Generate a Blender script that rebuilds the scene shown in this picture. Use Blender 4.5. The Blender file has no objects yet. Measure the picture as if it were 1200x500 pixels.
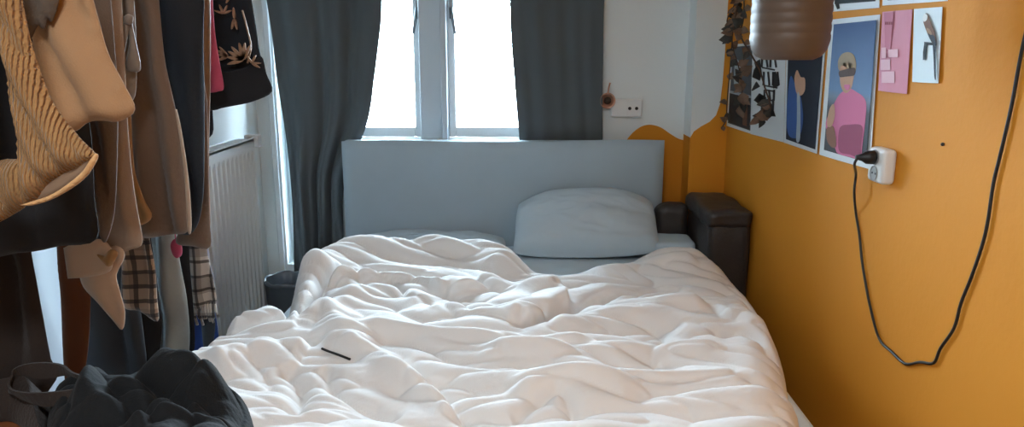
import bpy, bmesh, math, random
import numpy as np
from mathutils import Vector, Matrix, noise
from mathutils.geometry import delaunay_2d_cdt

# ------------------------------------------------------------------ camera, light, exposure
SC = bpy.context.scene
COL = SC.collection
R = math.radians
CAMH, FPX, PITCH, YAW = 1.52, 880.0, R(12.5), R(1.0)
cam_d = bpy.data.cameras.new('camera'); cam = bpy.data.objects.new('camera', cam_d); COL.objects.link(cam)
cam.location = (0, 0, CAMH); cam.rotation_euler = (R(90) - PITCH, 0, YAW)
cam_d.sensor_width = 36; cam_d.lens = FPX / 1200 * 36; cam_d.clip_start = .02
SC.camera = cam
SC.view_settings.view_transform = 'Standard'; SC.view_settings.look = 'None'
SC.view_settings.gamma = 1; SC.view_settings.use_curve_mapping = False
SC.view_settings.exposure = 0.45
SC.cycles.use_denoising = True
SC.cycles.max_bounces = 8; SC.cycles.diffuse_bounces = 5; SC.cycles.transparent_max_bounces = 12
SC.cycles.sample_clamp_indirect = 6

world = bpy.data.worlds.new('sky'); SC.world = world; world.use_nodes = True
bg = world.node_tree.nodes['Background']
bg.inputs[0].default_value = (.72, .88, 1.0, 1); bg.inputs[1].default_value = 55.0

def area(name, loc, rot, sx, sy, power, col, portal=False):
    d = bpy.data.lights.new(name, 'AREA'); d.shape = 'RECTANGLE'; d.size = sx; d.size_y = sy
    d.energy = power; d.color = col
    if portal: d.cycles.is_portal = True
    o = bpy.data.objects.new(name, d); COL.objects.link(o); o.location = loc; o.rotation_euler = rot
    return o
area('window_portal', (-.4, 4.02, 1.7), (R(-90), 0, 0), 2.0, 1.9, 1, (1, 1, 1), True)
area('ceiling_lamp_light', (-.25, -.10, 2.54), (0, 0, 0), .34, .34, 32, (.92, .96, 1.0))

# ------------------------------------------------------------------ geometry helpers
CR = Matrix.Rotation(YAW, 3, 'Z') @ Matrix.Rotation(R(90) - PITCH, 3, 'X')
def P(px, py, X=None, Y=None, Z=None):
    """the point of the room seen at a place of the photograph, on the plane x=X, y=Y or z=Z"""
    d = CR @ Vector(((px - 600) / FPX, (250 - py) / FPX, -1))
    if Y is not None: t = Y / d.y
    elif X is not None: t = X / d.x
    else: t = (Z - CAMH) / d.z
    return Vector((0, 0, CAMH)) + d * t

def obj(name, me_or_bm, m=None, parent=None, smooth=False, **tags):
    if isinstance(me_or_bm, bmesh.types.BMesh):
        me = bpy.data.meshes.new(name); me_or_bm.normal_update(); me_or_bm.to_mesh(me); me_or_bm.free()
    else: me = me_or_bm
    ms = m if isinstance(m, (list, tuple)) else [m]
    for x in ms:
        if x: me.materials.append(x)
    if smooth:
        for p in me.polygons: p.use_smooth = True
    o = bpy.data.objects.new(name, me); COL.objects.link(o)
    if parent: o.parent = parent; o.matrix_parent_inverse = parent.matrix_world.inverted()
    for k, v in tags.items(): o[k] = v
    return o
def thing(name, label, cat, loc=(0, 0, 0), group=None):
    o = bpy.data.objects.new(name, None); COL.objects.link(o); o.location = loc
    o.matrix_world = Matrix.Translation(loc)
    o['label'] = label; o['category'] = cat; o.empty_display_size = .05
    if group: o['group'] = group
    return o
def box(bm, x0, x1, y0, y1, z0, z1, bev=0, seg=2):
    vs = [bm.verts.new((x, y, z)) for x in (x0, x1) for y in (y0, y1) for z in (z0, z1)]
    fs = [bm.faces.new([vs[i] for i in f]) for f in ((0, 1, 3, 2), (4, 6, 7, 5), (0, 4, 5, 1), (2, 3, 7, 6), (0, 2, 6, 4), (1, 5, 7, 3))]
    if bev:
        es = list({e for f in fs for e in f.edges})
        bmesh.ops.bevel(bm, geom=es, offset=bev, segments=seg, profile=.5, affect='EDGES')
    return bm
def bx(*a, **k): return box(bmesh.new(), *a, **k)
def tube(bm, pts, r, n=10, cap=True):
    pts = [Vector(p) for p in pts]; rings = []
    up = Vector((0, 0, 1)); prev = None
    for i, p in enumerate(pts):
        t = (pts[min(i + 1, len(pts) - 1)] - pts[max(i - 1, 0)]).normalized()
        a = prev - t * prev.dot(t) if prev else (up.cross(t) if abs(t.z) < .95 else Vector((1, 0, 0)).cross(t))
        a.normalize(); prev = a; b = t.cross(a)
        rr = r[i] if isinstance(r, (list, tuple)) else r
        rings.append([bm.verts.new(p + (a * math.cos(k * 2 * math.pi / n) + b * math.sin(k * 2 * math.pi / n)) * rr) for k in range(n)])
    for q, w in zip(rings, rings[1:]):
        for k in range(n): bm.faces.new((q[k], q[(k + 1) % n], w[(k + 1) % n], w[k]))
    if cap: bm.faces.new(rings[0][::-1]); bm.faces.new(rings[-1])
    return bm
def lathe(bm, prof, n=32, c=(0, 0, 0), M=None):
    rings = []
    for r, z in prof:
        rings.append([Vector((r * math.cos(k * 2 * math.pi / n), r * math.sin(k * 2 * math.pi / n), z)) for k in range(n)])
    rv = [[bm.verts.new((M @ p if M else p) + Vector(c)) for p in ring] for ring in rings]
    for q, w in zip(rv, rv[1:]):
        for k in range(n): bm.faces.new((q[k], q[(k + 1) % n], w[(k + 1) % n], w[k]))
    bm.faces.new(rv[0][::-1]); bm.faces.new(rv[-1])
    return bm
def smooth_curve(pts, n=8, closed=False):
    pts = [Vector(p) for p in pts]; out = []; N = len(pts)
    for i in range(N if closed else N - 1):
        if closed: a, b, c, d = (pts[(i + k - 1) % N] for k in range(4))
        else: a, b, c, d = pts[max(i - 1, 0)], pts[i], pts[i + 1], pts[min(i + 2, N - 1)]
        for k in range(n):
            t = k / n
            out.append(.5 * ((2 * b) + (c - a) * t + (2 * a - 5 * b + 4 * c - d) * t * t + (3 * b - a - 3 * c + d) * t ** 3))
    if not closed: out.append(pts[-1])
    return out
def poly_mesh(outline, step):
    """triangulated filling of a closed 2D outline -> points, triangles, number of outline points"""
    xs = [p[0] for p in outline]; ys = [p[1] for p in outline]
    o = np.array(outline); n = len(o)
    gx, gy = np.meshgrid(np.arange(min(xs), max(xs), step), np.arange(min(ys), max(ys), step * .87))
    gx = gx + (np.arange(gx.shape[0]) % 2)[:, None] * step * .5
    q = np.stack([gx.ravel(), gy.ravel()], 1)
    d, inside = dist_inside(q, o)
    q = q[inside & (d > step * .45)]
    vs = [Vector(p) for p in outline] + [Vector(p) for p in q]
    r = delaunay_2d_cdt(vs, [], [list(range(n))], 1, 1e-6)
    return r[0], r[2]
def dist_inside(q, o):
    d = np.full(len(q), 1e9); ins = np.zeros(len(q), bool)
    for a, b in zip(o, np.roll(o, -1, 0)):
        ab = b - a; L = max((ab ** 2).sum(), 1e-12)
        t = np.clip(((q - a) @ ab) / L, 0, 1); dd = np.hypot(*(q - a - t[:, None] * ab).T); d = np.minimum(d, dd)
        c = ((a[1] > q[:, 1]) != (b[1] > q[:, 1]))
        with np.errstate(divide='ignore', invalid='ignore'):
            xi = (b[0] - a[0]) * (q[:, 1] - a[1]) / (b[1] - a[1] + 1e-15) + a[0]
        ins ^= c & (q[:, 0] < xi)
    return d, ins
def resample(pts, step):
    out = []
    for a, b in zip(pts, pts[1:] + pts[:1]):
        k = max(1, int(round((b - a).length / step)))
        for i in range(k): out.append(a.lerp(b, i / k))
    return out

# ------------------------------------------------------------------ materials (procedural)
def srgb(r, g, b):
    f = lambda c: (c / 255 / 12.92) if c / 255 <= .04045 else ((c / 255 + .055) / 1.055) ** 2.4
    return (f(r), f(g), f(b), 1)
def mat(name, c, rough=.7, metal=0, sheen=0, var=0, vscale=4, bump=0, bscale=200, spec=.5, trans=0, wave=None, sss=0, stretch=(1, 1, 1)):
    m = bpy.data.materials.new(name); m.use_nodes = True; nt = m.node_tree; N = nt.nodes; L = nt.links
    b = N['Principled BSDF']; b.inputs['Base Color'].default_value = c
    b.inputs['Roughness'].default_value = rough; b.inputs['Metallic'].default_value = metal
    b.inputs['Specular IOR Level'].default_value = min(spec, .2) if sheen else spec
    b.inputs['Sheen Weight'].default_value = sheen * .25
    b.inputs['Transmission Weight'].default_value = trans
    tc = N.new('ShaderNodeTexCoord'); mp = N.new('ShaderNodeMapping'); L.new(tc.outputs['Object'], mp.inputs[0]); mp.inputs['Scale'].default_value = stretch
    if var:
        n = N.new('ShaderNodeTexNoise'); n.inputs['Scale'].default_value = vscale; n.inputs['Detail'].default_value = 4
        L.new(mp.outputs[0], n.inputs['Vector'])
        mx = N.new('ShaderNodeMix'); mx.data_type = 'RGBA'
        mx.inputs[6].default_value = tuple(max(0, v * (1 - var)) for v in c[:3]) + (1,)
        mx.inputs[7].default_value = tuple(min(1, v * (1 + var)) for v in c[:3]) + (1,)
        L.new(n.outputs[0], mx.inputs[0]); L.new(mx.outputs[2], b.inputs['Base Color'])
    if bump:
        if wave:
            n2 = N.new('ShaderNodeTexWave'); n2.bands_direction = wave; n2.inputs['Distortion'].default_value = 1.5; n2.inputs['Scale'].default_value = bscale
            n2.inputs['Detail'].default_value = 2; n2.inputs['Detail Scale'].default_value = 3
        else:
            n2 = N.new('ShaderNodeTexNoise'); n2.inputs['Scale'].default_value = bscale; n2.inputs['Detail'].default_value = 3
        L.new(mp.outputs[0], n2.inputs['Vector'])
        bp = N.new('ShaderNodeBump'); bp.inputs['Strength'].default_value = bump; bp.inputs['Distance'].default_value = .004
        L.new(n2.outputs[0], bp.inputs['Height']); L.new(bp.outputs[0], b.inputs['Normal'])
    return m
M = {}
M['white_wall'] = mat('white painted wall', srgb(228, 234, 234), .75, var=.04, vscale=2, bump=.15, bscale=60)
M['orange'] = mat('orange wall paint', srgb(208, 134, 34), .7, var=.06, vscale=1.6, bump=.2, bscale=45, spec=.25)
M['ceiling'] = mat('ceiling paint', srgb(225, 225, 220), .9)
M['gloss_white'] = mat('white gloss paint', srgb(226, 232, 234), .35)
M['post'] = mat('pale grey window paint', srgb(196, 208, 216), .5)
M['radiator'] = mat('white enamel', srgb(222, 226, 226), .35)
M['plastic_white'] = mat('white plastic', srgb(226, 226, 224), .35)
M['plastic_dark'] = mat('black plastic', srgb(24, 24, 26), .45)
M['bin'] = mat('dark grey plastic', srgb(98, 108, 116), .45)
M['chrome'] = mat('brushed handle metal', srgb(120, 125, 128), .3, metal=1)
M['copper'] = mat('aged copper', srgb(190, 140, 116), .35, metal=.5, var=.2, vscale=60)
M['curtain'] = mat('charcoal curtain cloth', srgb(84, 90, 93), .8, sheen=.25, bump=.2, bscale=500)
M['headboard'] = mat('blue grey upholstery', srgb(168, 184, 194), .85, sheen=.3, var=.05, vscale=6, bump=.25, bscale=600)
M['sheet'] = mat('pale blue grey sheet', srgb(200, 214, 222), .85, sheen=.2, bump=.2, bscale=400)
M['pillow'] = mat('grey pillowcase', srgb(186, 201, 210), .85, sheen=.2, bump=.2, bscale=300)
M['duvet'] = mat('white cotton', srgb(222, 219, 216), .85, sheen=.15, bump=.12, bscale=250)
M['leather'] = mat('dark brown black leather', srgb(50, 45, 43), .5, bump=.3, bscale=80, var=.2, vscale=10)
M['wood'] = mat('brown wood', srgb(112, 66, 36), .45, var=.35, vscale=10, stretch=(1, 12, 12))
M['vine'] = mat('dried brown stem', srgb(74, 56, 44), .8)
M['leaf'] = mat('dried brown leaf', srgb(116, 92, 74), .7, var=.4, vscale=30)
M['leaf_dark'] = mat('dark green brown leaf', srgb(54, 52, 46), .6, var=.4, vscale=30)
M['pot'] = mat('brown glazed pot', srgb(92, 74, 60), .5, var=.15, vscale=8)
M['earth'] = mat('potting soil', srgb(40, 28, 20), .95, bump=1, bscale=80)
M['paper'] = mat('white poster paper', srgb(226, 232, 234), .55)
M['paper_pink'] = mat('pink paper', srgb(214, 140, 158), .7, var=.06, vscale=8)
M['ink'] = mat('black ink', srgb(24, 24, 26), .6)
M['ink_pink'] = mat('pale pink ink', srgb(232, 186, 196), .7)
M['ink_red'] = mat('dark pink ink', srgb(150, 66, 84), .7)
M['steel'] = mat('rail metal', srgb(60, 60, 62), .4, metal=.8)

def glass():
    m = bpy.data.materials.new('window glass'); m.use_nodes = True; nt = m.node_tree; N = nt.nodes; L = nt.links
    N.remove(N['Principled BSDF'])
    t = N.new('ShaderNodeBsdfTransparent'); t.inputs[0].default_value = (.95, .98, 1, 1)
    g = N.new('ShaderNodeBsdfGlossy'); g.inputs['Roughness'].default_value = .02
    f = N.new('ShaderNodeFresnel'); mx = N.new('ShaderNodeMixShader')
    L.new(f.outputs[0], mx.inputs[0]); L.new(t.outputs[0], mx.inputs[1]); L.new(g.outputs[0], mx.inputs[2])
    L.new(mx.outputs[0], N['Material Output'].inputs[0]); return m
M['glass'] = glass()
def plank_floor():
    m = mat('dark plank floor', srgb(96, 74, 58), .5, var=.3, vscale=6, stretch=(8, 1, 1)); nt = m.node_tree; N = nt.nodes; L = nt.links
    br = N.new('ShaderNodeTexBrick'); tc = N.new('ShaderNodeTexCoord'); mp = N.new('ShaderNodeMapping')
    mp.inputs['Rotation'].default_value = (0, 0, R(90)); L.new(tc.outputs['Object'], mp.inputs[0]); L.new(mp.outputs[0], br.inputs['Vector'])
    br.inputs['Scale'].default_value = 1; br.inputs['Brick Width'].default_value = 1.2; br.inputs['Row Height'].default_value = .12; br.inputs['Mortar Size'].default_value = .004
    br.inputs['Color1'].default_value = srgb(104, 80, 62); br.inputs['Color2'].default_value = srgb(84, 62, 48); br.inputs['Mortar'].default_value = srgb(30, 22, 18)
    L.new(br.outputs[0], N['Principled BSDF'].inputs['Base Color']); return m
M['floor'] = plank_floor()
def plaid(name, base, lines, scale, thick=.25, second=None, sscale=None):
    """checked cloth: dark bands both ways over a base colour, in object space (x across, z down)"""
    m = bpy.data.materials.new(name); m.use_nodes = True; nt = m.node_tree; N = nt.nodes; L = nt.links
    b = N['Principled BSDF']; b.inputs['Roughness'].default_value = .9; b.inputs['Sheen Weight'].default_value = .3
    tc = N.new('ShaderNodeTexCoord'); sp = N.new('ShaderNodeSeparateXYZ')
    nz = N.new('ShaderNodeTexNoise'); nz.inputs['Scale'].default_value = 8; L.new(tc.outputs['Object'], nz.inputs['Vector'])
    va = N.new('ShaderNodeVectorMath'); va.operation = 'SCALE'; va.inputs['Scale'].default_value = .02; L.new(nz.outputs[1], va.inputs[0])
    vb = N.new('ShaderNodeVectorMath'); vb.operation = 'ADD'; L.new(tc.outputs['Object'], vb.inputs[0]); L.new(va.outputs[0], vb.inputs[1])
    L.new(vb.outputs[0], sp.inputs[0])
    def bands(src, freq, ph, th):
        a = N.new('ShaderNodeMath'); a.operation = 'MULTIPLY_ADD'; a.inputs[1].default_value = freq; a.inputs[2].default_value = ph; L.new(src, a.inputs[0])
        f = N.new('ShaderNodeMath'); f.operation = 'FRACT'; L.new(a.outputs[0], f.inputs[0])
        c = N.new('ShaderNodeMath'); c.operation = 'LESS_THAN'; c.inputs[1].default_value = th; L.new(f.outputs[0], c.inputs[0]); return c.outputs[0]
    cur = None
    def mixc(fac, c2, amt):
        nonlocal cur
        mx = N.new('ShaderNodeMix'); mx.data_type = 'RGBA'
        mu = N.new('ShaderNodeMath'); mu.operation = 'MULTIPLY'; mu.inputs[1].default_value = amt; L.new(fac, mu.inputs[0]); L.new(mu.outputs[0], mx.inputs[0])
        if cur is None: mx.inputs[6].default_value = base
        else: L.new(cur, mx.inputs[6])
        mx.inputs[7].default_value = c2; cur = mx.outputs[2]
    mixc(bands(sp.outputs[0], scale, .1, .45), second or lines, .55); mixc(bands(sp.outputs[2], scale, .3, .45), second or lines, .55)
    mixc(bands(sp.outputs[0], scale * 2.6, .0, thick), lines, .8); mixc(bands(sp.outputs[2], scale * 2.6, .0, thick), lines, .8)
    L.new(cur, b.inputs['Base Color']); return m

# ------------------------------------------------------------------ room shell
XL, XR, YB, ZC, YR = -1.38, 0.99, 3.86, 2.62, -1.9
def struct(name, bm, m, **k): return obj(name, bm, m, kind='structure', **k)
struct('floor', bx(XL - .1, XR + .1, YR - .1, YB + .2, -.08, 0), M['floor'])
struct('ceiling', bx(XL - .1, XR + .1, YR - .1, YB + .2, ZC, ZC + .08), M['ceiling'])
LY0, LY1, LZ0, LZ1 = 1.62, 2.62, .30, 2.25
bm = bmesh.new()
for a in ((YR, LY0, 0, ZC), (LY1, YB, 0, ZC), (LY0, LY1, 0, LZ0), (LY0, LY1, LZ1, ZC)): box(bm, XL - .12, XL, *a)
struct('wall_left', bm, M['white_wall'])
struct('wall_right', bx(XR, XR + .12, YR, YB, 0, ZC), M['orange'])
struct('wall_rear', bx(XL - .1, XR + .1, YR - .12, YR, 0, ZC), M['white_wall'])
# window wall: one opening for the two casements, a tall narrow one at its left
SILL = P(560, 166, Y=YB).z
WX0, WX1, WT = P(470 - 60, 100, Y=YB).x, P(640, 60, Y=YB).x, 2.38
NX0, NX1 = P(331, 220, Y=YB).x, P(372, 220, Y=YB).x
def wall_faces():
    """front wall as a CDT sheet split along the wavy edge of the orange paint, extruded backwards"""
    x0, x1 = XL - .1, P(806, 160, Y=YB).x
    edge = [P(a, b, Y=YB) for a, b in ((728, 175), (735, 163), (743, 154), (752, 148), (762, 146), (774, 149), (786, 157), (797, 163), (812, 166))]
    edge = [(p.x, p.z) for p in smooth_curve(edge, 6)]
    ex = [p[0] for p in edge]; ez = [p[1] for p in edge]
    bm = bmesh.new()
    def quad(a, b, c, d, mi):
        f = bm.faces.new([bm.verts.new(v) for v in (a, b, c, d)]); f.material_index = mi
    def rect(xa, xb, za, zb, mi=0):
        quad((xa, YB, za), (xb, YB, za), (xb, YB, zb), (xa, YB, zb), mi)
    rect(x0, NX0, 0, ZC); rect(NX0, NX1, 0, .38); rect(NX0, NX1, WT, ZC)
    rect(NX1, WX0, 0, ZC); rect(WX0, WX1, 0, SILL); rect(WX0, WX1, WT, ZC); rect(WX1, ex[0], 0, ZC)
    for (xa, za), (xb, zb) in zip(edge, edge[1:]):
        quad((xa, YB, 0), (xb, YB, 0), (xb, YB, zb), (xa, YB, za), 1)
        quad((xa, YB, za), (xb, YB, zb), (xb, YB, ZC), (xa, YB, ZC), 0)
    bmesh.ops.remove_doubles(bm, verts=bm.verts, dist=1e-5)
    r = bmesh.ops.extrude_face_region(bm, geom=bm.faces[:])
    bmesh.ops.translate(bm, verts=[v for v in r['geom'] if isinstance(v, bmesh.types.BMVert)], vec=(0, .22, 0))
    bmesh.ops.recalc_face_normals(bm, faces=bm.faces)
    return bm
struct('wall_back', wall_faces(), [M['white_wall'], M['orange']])
# chimney pier in the right corner, painted orange below a rising edge
PY = 3.70
def pier():
    xl = P(811, 120, Y=PY).x
    e = [(xl, 1.085), (.828, 1.115), (.862, 1.14), (.903, 1.163), (.932, 1.195), (.948, 1.25), (.954, 1.35), (.957, 1.5), (.960, ZC), (XR, ZC)]
    bm = bmesh.new()
    def face(pts, mi):
        f = bm.faces.new([bm.verts.new(p) for p in pts]); f.material_index = mi
    for (xa, za), (xb, zb) in zip(e, e[1:]):
        zb = min(zb, ZC); za = min(za, ZC)
        face([(xa, PY, 0), (xb, PY, 0), (xb, PY, zb), (xa, PY, za)], 1)
        if za < ZC: face([(xa, PY, za), (xb, PY, zb)] + ([(xb, PY, ZC)] if zb < ZC else []) + [(xa, PY, ZC)], 0)
    face([(xl, YB, 0), (xl, PY, 0), (xl, PY, e[0][1]), (xl, YB, e[0][1] + .0)], 1)
    face([(xl, YB, e[0][1]), (xl, PY, e[0][1]), (xl, PY, ZC), (xl, YB, ZC)], 0)
    return bm
struct('wall_pier', pier(), [M['white_wall'], M['orange']])
# casement windows
def frame(bm, x0, x1, y0, y1, z0, z1, w, bot=None):
    bot = bot or w
    for a in ((x0, x0 + w, z0, z1), (x1 - w, x1, z0, z1), (x0 + w, x1 - w, z0, z0 + bot), (x0 + w, x1 - w, z1 - w, z1)):
        box(bm, a[0], a[1], y0, y1, a[2], a[3], .004, 1)
MX0, MX1 = P(492, 80, Y=YB + .05).x, P(524, 80, Y=YB + .05).x
YW = YB + .12
w1 = struct('window_1', frame_bm := bmesh.new(), None)
bpy.data.objects.remove(w1)
def casement(n, x0, x1, hx, side):
    bm = bmesh.new(); frame(bm, x0, x1, YW - .03, YW + .03, SILL + .015, WT, .035, .05)
    w = struct('window_%d' % n, bm, M['gloss_white'])
    obj('pane', bx(x0 + .03, x1 - .03, YW - .003, YW + .003, SILL + .05, WT - .03), M['glass'], w)
    hz = P(hx, 10, Y=YW - .05).z
    b = bmesh.new(); box(b, hx_x(hx) - .011, hx_x(hx) + .011, YW - .05, YW - .03, hz - .05, hz + .05, .003)
    h = obj('handle', b, M['chrome'], w)
    a = Vector((hx_x(hx), YW - .06, hz)); c = a + Vector((side * .03, -.03, -.125))
    b = bmesh.new(); tube(b, [a + Vector((0, .02, 0)), a, a.lerp(c, .5), c], [.008, .009, .008, .007], 10)
    obj('handle_lever', b, M['chrome'], h, smooth=True)
def hx_x(px): return P(px, 20, Y=YW - .05).x
casement(1, WX0, MX0 - .002, 489, -.6)
casement(2, MX1 + .002, WX1, 529, .7)
bm = bmesh.new(); box(bm, MX0, MX1, YB + .02, YW + .06, SILL + .01, WT, .006); box(bm, MX1 - .028, MX1 + .002, YB + .0, YB + .03, SILL + .01, WT, .004)
struct('trim_1', bm, M['post'])
struct('trim_2', bx(WX0 - .02, WX1 + .02, YB - .05, YB + .2, SILL - .03, SILL + .012, .008), M['gloss_white'])
bm = bmesh.new(); frame(bm, NX0, NX1, YW - .03, YW + .03, .38, WT, .03)
w3 = struct('window_3', bm, M['gloss_white'])
obj('pane', bx(NX0 + .02, NX1 - .02, YW - .003, YW + .003, .4, WT - .02), M['glass'], w3)
def side_window():
    bm = bmesh.new(); x0, x1, w = XL - .10, XL - .06, .05
    for a in ((LY0, LY0 + w, LZ0, LZ1), (LY1 - w, LY1, LZ0, LZ1), (LY0 + w, LY1 - w, LZ0, LZ0 + w), (LY0 + w, LY1 - w, LZ1 - w, LZ1)): box(bm, x0, x1, *a, .004, 1)
    return bm
w4 = struct('window_4', side_window(), M['gloss_white'])
obj('pane', bx(XL - .083, XL - .077, LY0 + .04, LY1 - .04, LZ0 + .04, LZ1 - .04), M['glass'], w4)
def blind_mat():
    m = bpy.data.materials.new('white blind cloth'); m.use_nodes = True; nt = m.node_tree; N = nt.nodes; L = nt.links
    p = N['Principled BSDF']; p.inputs['Base Color'].default_value = srgb(222, 228, 230); p.inputs['Roughness'].default_value = .9
    t = N.new('ShaderNodeBsdfTranslucent'); t.inputs[0].default_value = (.8, .9, 1, 1); mx = N.new('ShaderNodeMixShader'); mx.inputs[0].default_value = .016
    L.new(p.outputs[0], mx.inputs[1]); L.new(t.outputs[0], mx.inputs[2]); L.new(mx.outputs[0], N['Material Output'].inputs[0]); return m
M['blind'] = blind_mat()
bl4 = thing('roller_blind', 'pale backlit roller blind glimpsed between the hanging clothes at the far left', 'blind', (XL - .03, (LY0 + LY1) / 2, LZ1 - .03))
n4 = 60; vs4 = []
bm = bmesh.new()
rws = [[bm.verts.new((XL - .035 + .001 * math.sin(i * .9 + j), LY0 + .004 + (LY1 - LY0 - .008) * j / 8, LZ0 + .004 + (LZ1 - LZ0 - .05) * i / 30)) for j in range(9)] for i in range(31)]
for a, b in zip(rws, rws[1:]):
    for j in range(8): bm.faces.new((a[j], a[j + 1], b[j + 1], b[j]))
obj('blind_cloth', bm, M['blind'], bl4, smooth=True)
obj('blind_roller', tube(bmesh.new(), [(XL - .035, LY0 + .003, LZ1 - .03), (XL - .035, LY1 - .003, LZ1 - .03)], .018, 14), M['gloss_white'], bl4, smooth=True)
struct('baseboard_left', bx(XL, XL + .015, YR, YB, 0, .08, .003), M['gloss_white'])
struct('baseboard_right', bx(XR - .015, XR, YR, PY, 0, .08, .003), M['gloss_white'])
xx = P(320, 120, Y=YB).x
struct('trim_3', bx(xx - .02, xx + .01, YB - .02, YB, 0, ZC, .004), M['gloss_white'])

# ------------------------------------------------------------------ world beyond the window (pale, over-exposed street)
gm = mat('pale pavement', srgb(200, 205, 205), .9); hm = mat('pale house render', srgb(225, 225, 222), .9, var=.05)
struct('outside_ground', bx(-14, 14, YB + .4, 30, -.35, -.3), gm)

# ------------------------------------------------------------------ numpy noise + cloth relaxation
rng = np.random.RandomState(7)
_perm = rng.permutation(256); _perm = np.concatenate([_perm, _perm]); _ang = rng.rand(256) * 2 * np.pi
def pn(x, y, seed=0):
    x = x + seed * 17.3; y = y + seed * 9.1
    xi = np.floor(x).astype(int); yi = np.floor(y).astype(int); xf = x - xi; yf = y - yi
    def g(a, b):
        h = _ang[_perm[(_perm[(xi + a) & 255] + yi + b) & 255]]
        return np.cos(h) * (xf - a) + np.sin(h) * (yf - b)
    u = xf ** 3 * (xf * (xf * 6 - 15) + 10); v = yf ** 3 * (yf * (yf * 6 - 15) + 10)
    return ((g(0, 0) * (1 - u) + g(1, 0) * u) * (1 - v) + (g(0, 1) * (1 - u) + g(1, 1) * u) * v) * 1.5
def relax(base, excess, its, seed=0, amp=.01, hold=.02, floor=None, bend=.3, holdxy=.05):
    """cloth with more material than room: springs longer than the base surface, so it buckles into folds"""
    levels = []
    b = base
    while min(b.shape[:2]) > 60: levels.append(b); b = b[::2, ::2]
    levels.append(b); levels = levels[::-1]
    off = None; r = np.random.RandomState(seed)
    for li, b in enumerate(levels):
        if off is None: off = (r.rand(*b.shape) - .5) * [0, 0, amp]
        else:
            up = np.zeros(b.shape); up[::2, ::2] = off[:(b.shape[0] + 1) // 2, :(b.shape[1] + 1) // 2]
            up[1::2, ::2] = .5 * (up[:-1:2, ::2][:up[1::2, ::2].shape[0]] + up[2::2, ::2][:up[1::2, ::2].shape[0]])
            up[:, 1::2] = .5 * (up[:, :-1:2][:, :up[:, 1::2].shape[1]] + up[:, 2::2][:, :up[:, 1::2].shape[1]])
            off = up + (r.rand(*b.shape) - .5) * [0, 0, amp * .15]
        p = b + off
        cons = []
        for (di, dj, ex, k) in ((1, 0, excess[0], 1.), (0, 1, excess[1], 1.), (1, 1, (excess[0] + excess[1]) / 2, .5), (1, -1, (excess[0] + excess[1]) / 2, .5), (2, 0, excess[0] * .995, bend), (0, 2, excess[1] * .995, bend)):
            A = (slice(0, b.shape[0] - di), slice(0, b.shape[1] - dj) if dj >= 0 else slice(-dj, None))
            B = (slice(di, None), slice(dj, None) if dj >= 0 else slice(0, dj))
            L = np.linalg.norm(b[A] - b[B], axis=-1) * ex
            cons.append((A, B, L, k))
        for it in range(its[min(li, len(its) - 1)]):
            for A, B, L, k in cons:
                d = p[B] - p[A]; l = np.linalg.norm(d, axis=-1) + 1e-9
                c = d * ((l - L) / l * .24 * k)[..., None]
                p[A] += c; p[B] -= c
            p += (b - p) * [holdxy, holdxy, hold]
            p[0] = b[0]; p[-1] = b[-1]; p[:, 0] = b[:, 0]; p[:, -1] = b[:, -1]
            if floor is not None: p[..., 2] = np.maximum(p[..., 2], floor(p[..., 0], p[..., 1]))
        off = p - b
    return base + off
def grid_mesh(name, P3, thick=None):
    n, m = P3.shape[:2]; me = bpy.data.meshes.new(name)
    idx = np.arange(n * m).reshape(n, m)
    q = np.stack([idx[:-1, :-1], idx[:-1, 1:], idx[1:, 1:], idx[1:, :-1]], -1).reshape(-1, 4)
    v = P3.reshape(-1, 3)
    if thick is not None:      # thick = lower surface of the same grid
        v = np.concatenate([v, thick.reshape(-1, 3)]); q2 = q[:, ::-1] + n * m
        rim = np.concatenate([idx[0, :], idx[1:, -1], idx[-1, -2::-1], idx[-2:0:-1, 0]])
        r2 = np.roll(rim, -1); qr = np.stack([r2, rim, rim + n * m, r2 + n * m], -1)
        q = np.concatenate([q, q2, qr])
    me.from_pydata(v.tolist(), [], q.tolist()); me.update()
    bm = bmesh.new(); bm.from_mesh(me); bmesh.ops.recalc_face_normals(bm, faces=bm.faces); bm.to_mesh(me); bm.free()
    return me
def along(pts, n):
    """n points at even arc length on a smoothed polyline"""
    c = smooth_curve(pts, 10); a = np.array([list(p) for p in c]); s = np.r_[0, np.cumsum(np.linalg.norm(np.diff(a, axis=0), axis=1))]
    t = np.linspace(0, s[-1], n); return np.stack([np.interp(t, s, a[:, k]) for k in range(a.shape[1])], 1)
def coons(c0, c1, d0, d1):
    """c0: v=0 edge, c1: v=1 edge (along u); d0: u=0 edge, d1: u=1 edge (along v)"""
    n, m = len(d0), len(c0); u = np.linspace(0, 1, m)[None, :, None]; v = np.linspace(0, 1, n)[:, None, None]
    return ((1 - v) * c0[None] + v * c1[None] + (1 - u) * d0[:, None] + u * d1[:, None]
            - ((1 - u) * (1 - v) * c0[0] + u * (1 - v) * c0[-1] + (1 - u) * v * c1[0] + u * v * c1[-1]))
def seg_dist(X, Y, pts):
    d = np.full(X.shape, 1e9); s = np.zeros(X.shape); sd = np.zeros(X.shape)
    acc = 0
    for a, b in zip(pts, pts[1:]):
        ax, ay = a[0], a[1]; bxx, by = b[0] - ax, b[1] - ay; L = bxx ** 2 + by ** 2 + 1e-12
        t = np.clip(((X - ax) * bxx + (Y - ay) * by) / L, 0, 1)
        dx, dy = X - ax - t * bxx, Y - ay - t * by; dd = np.hypot(dx, dy); k = dd < d
        cr = bxx * dy - by * dx
        d = np.where(k, dd, d); sd = np.where(k, np.sign(cr), sd); s = np.where(k, acc + t * math.sqrt(L), s); acc += math.sqrt(L)
    return d, sd, s / max(acc, 1e-9)

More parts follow.
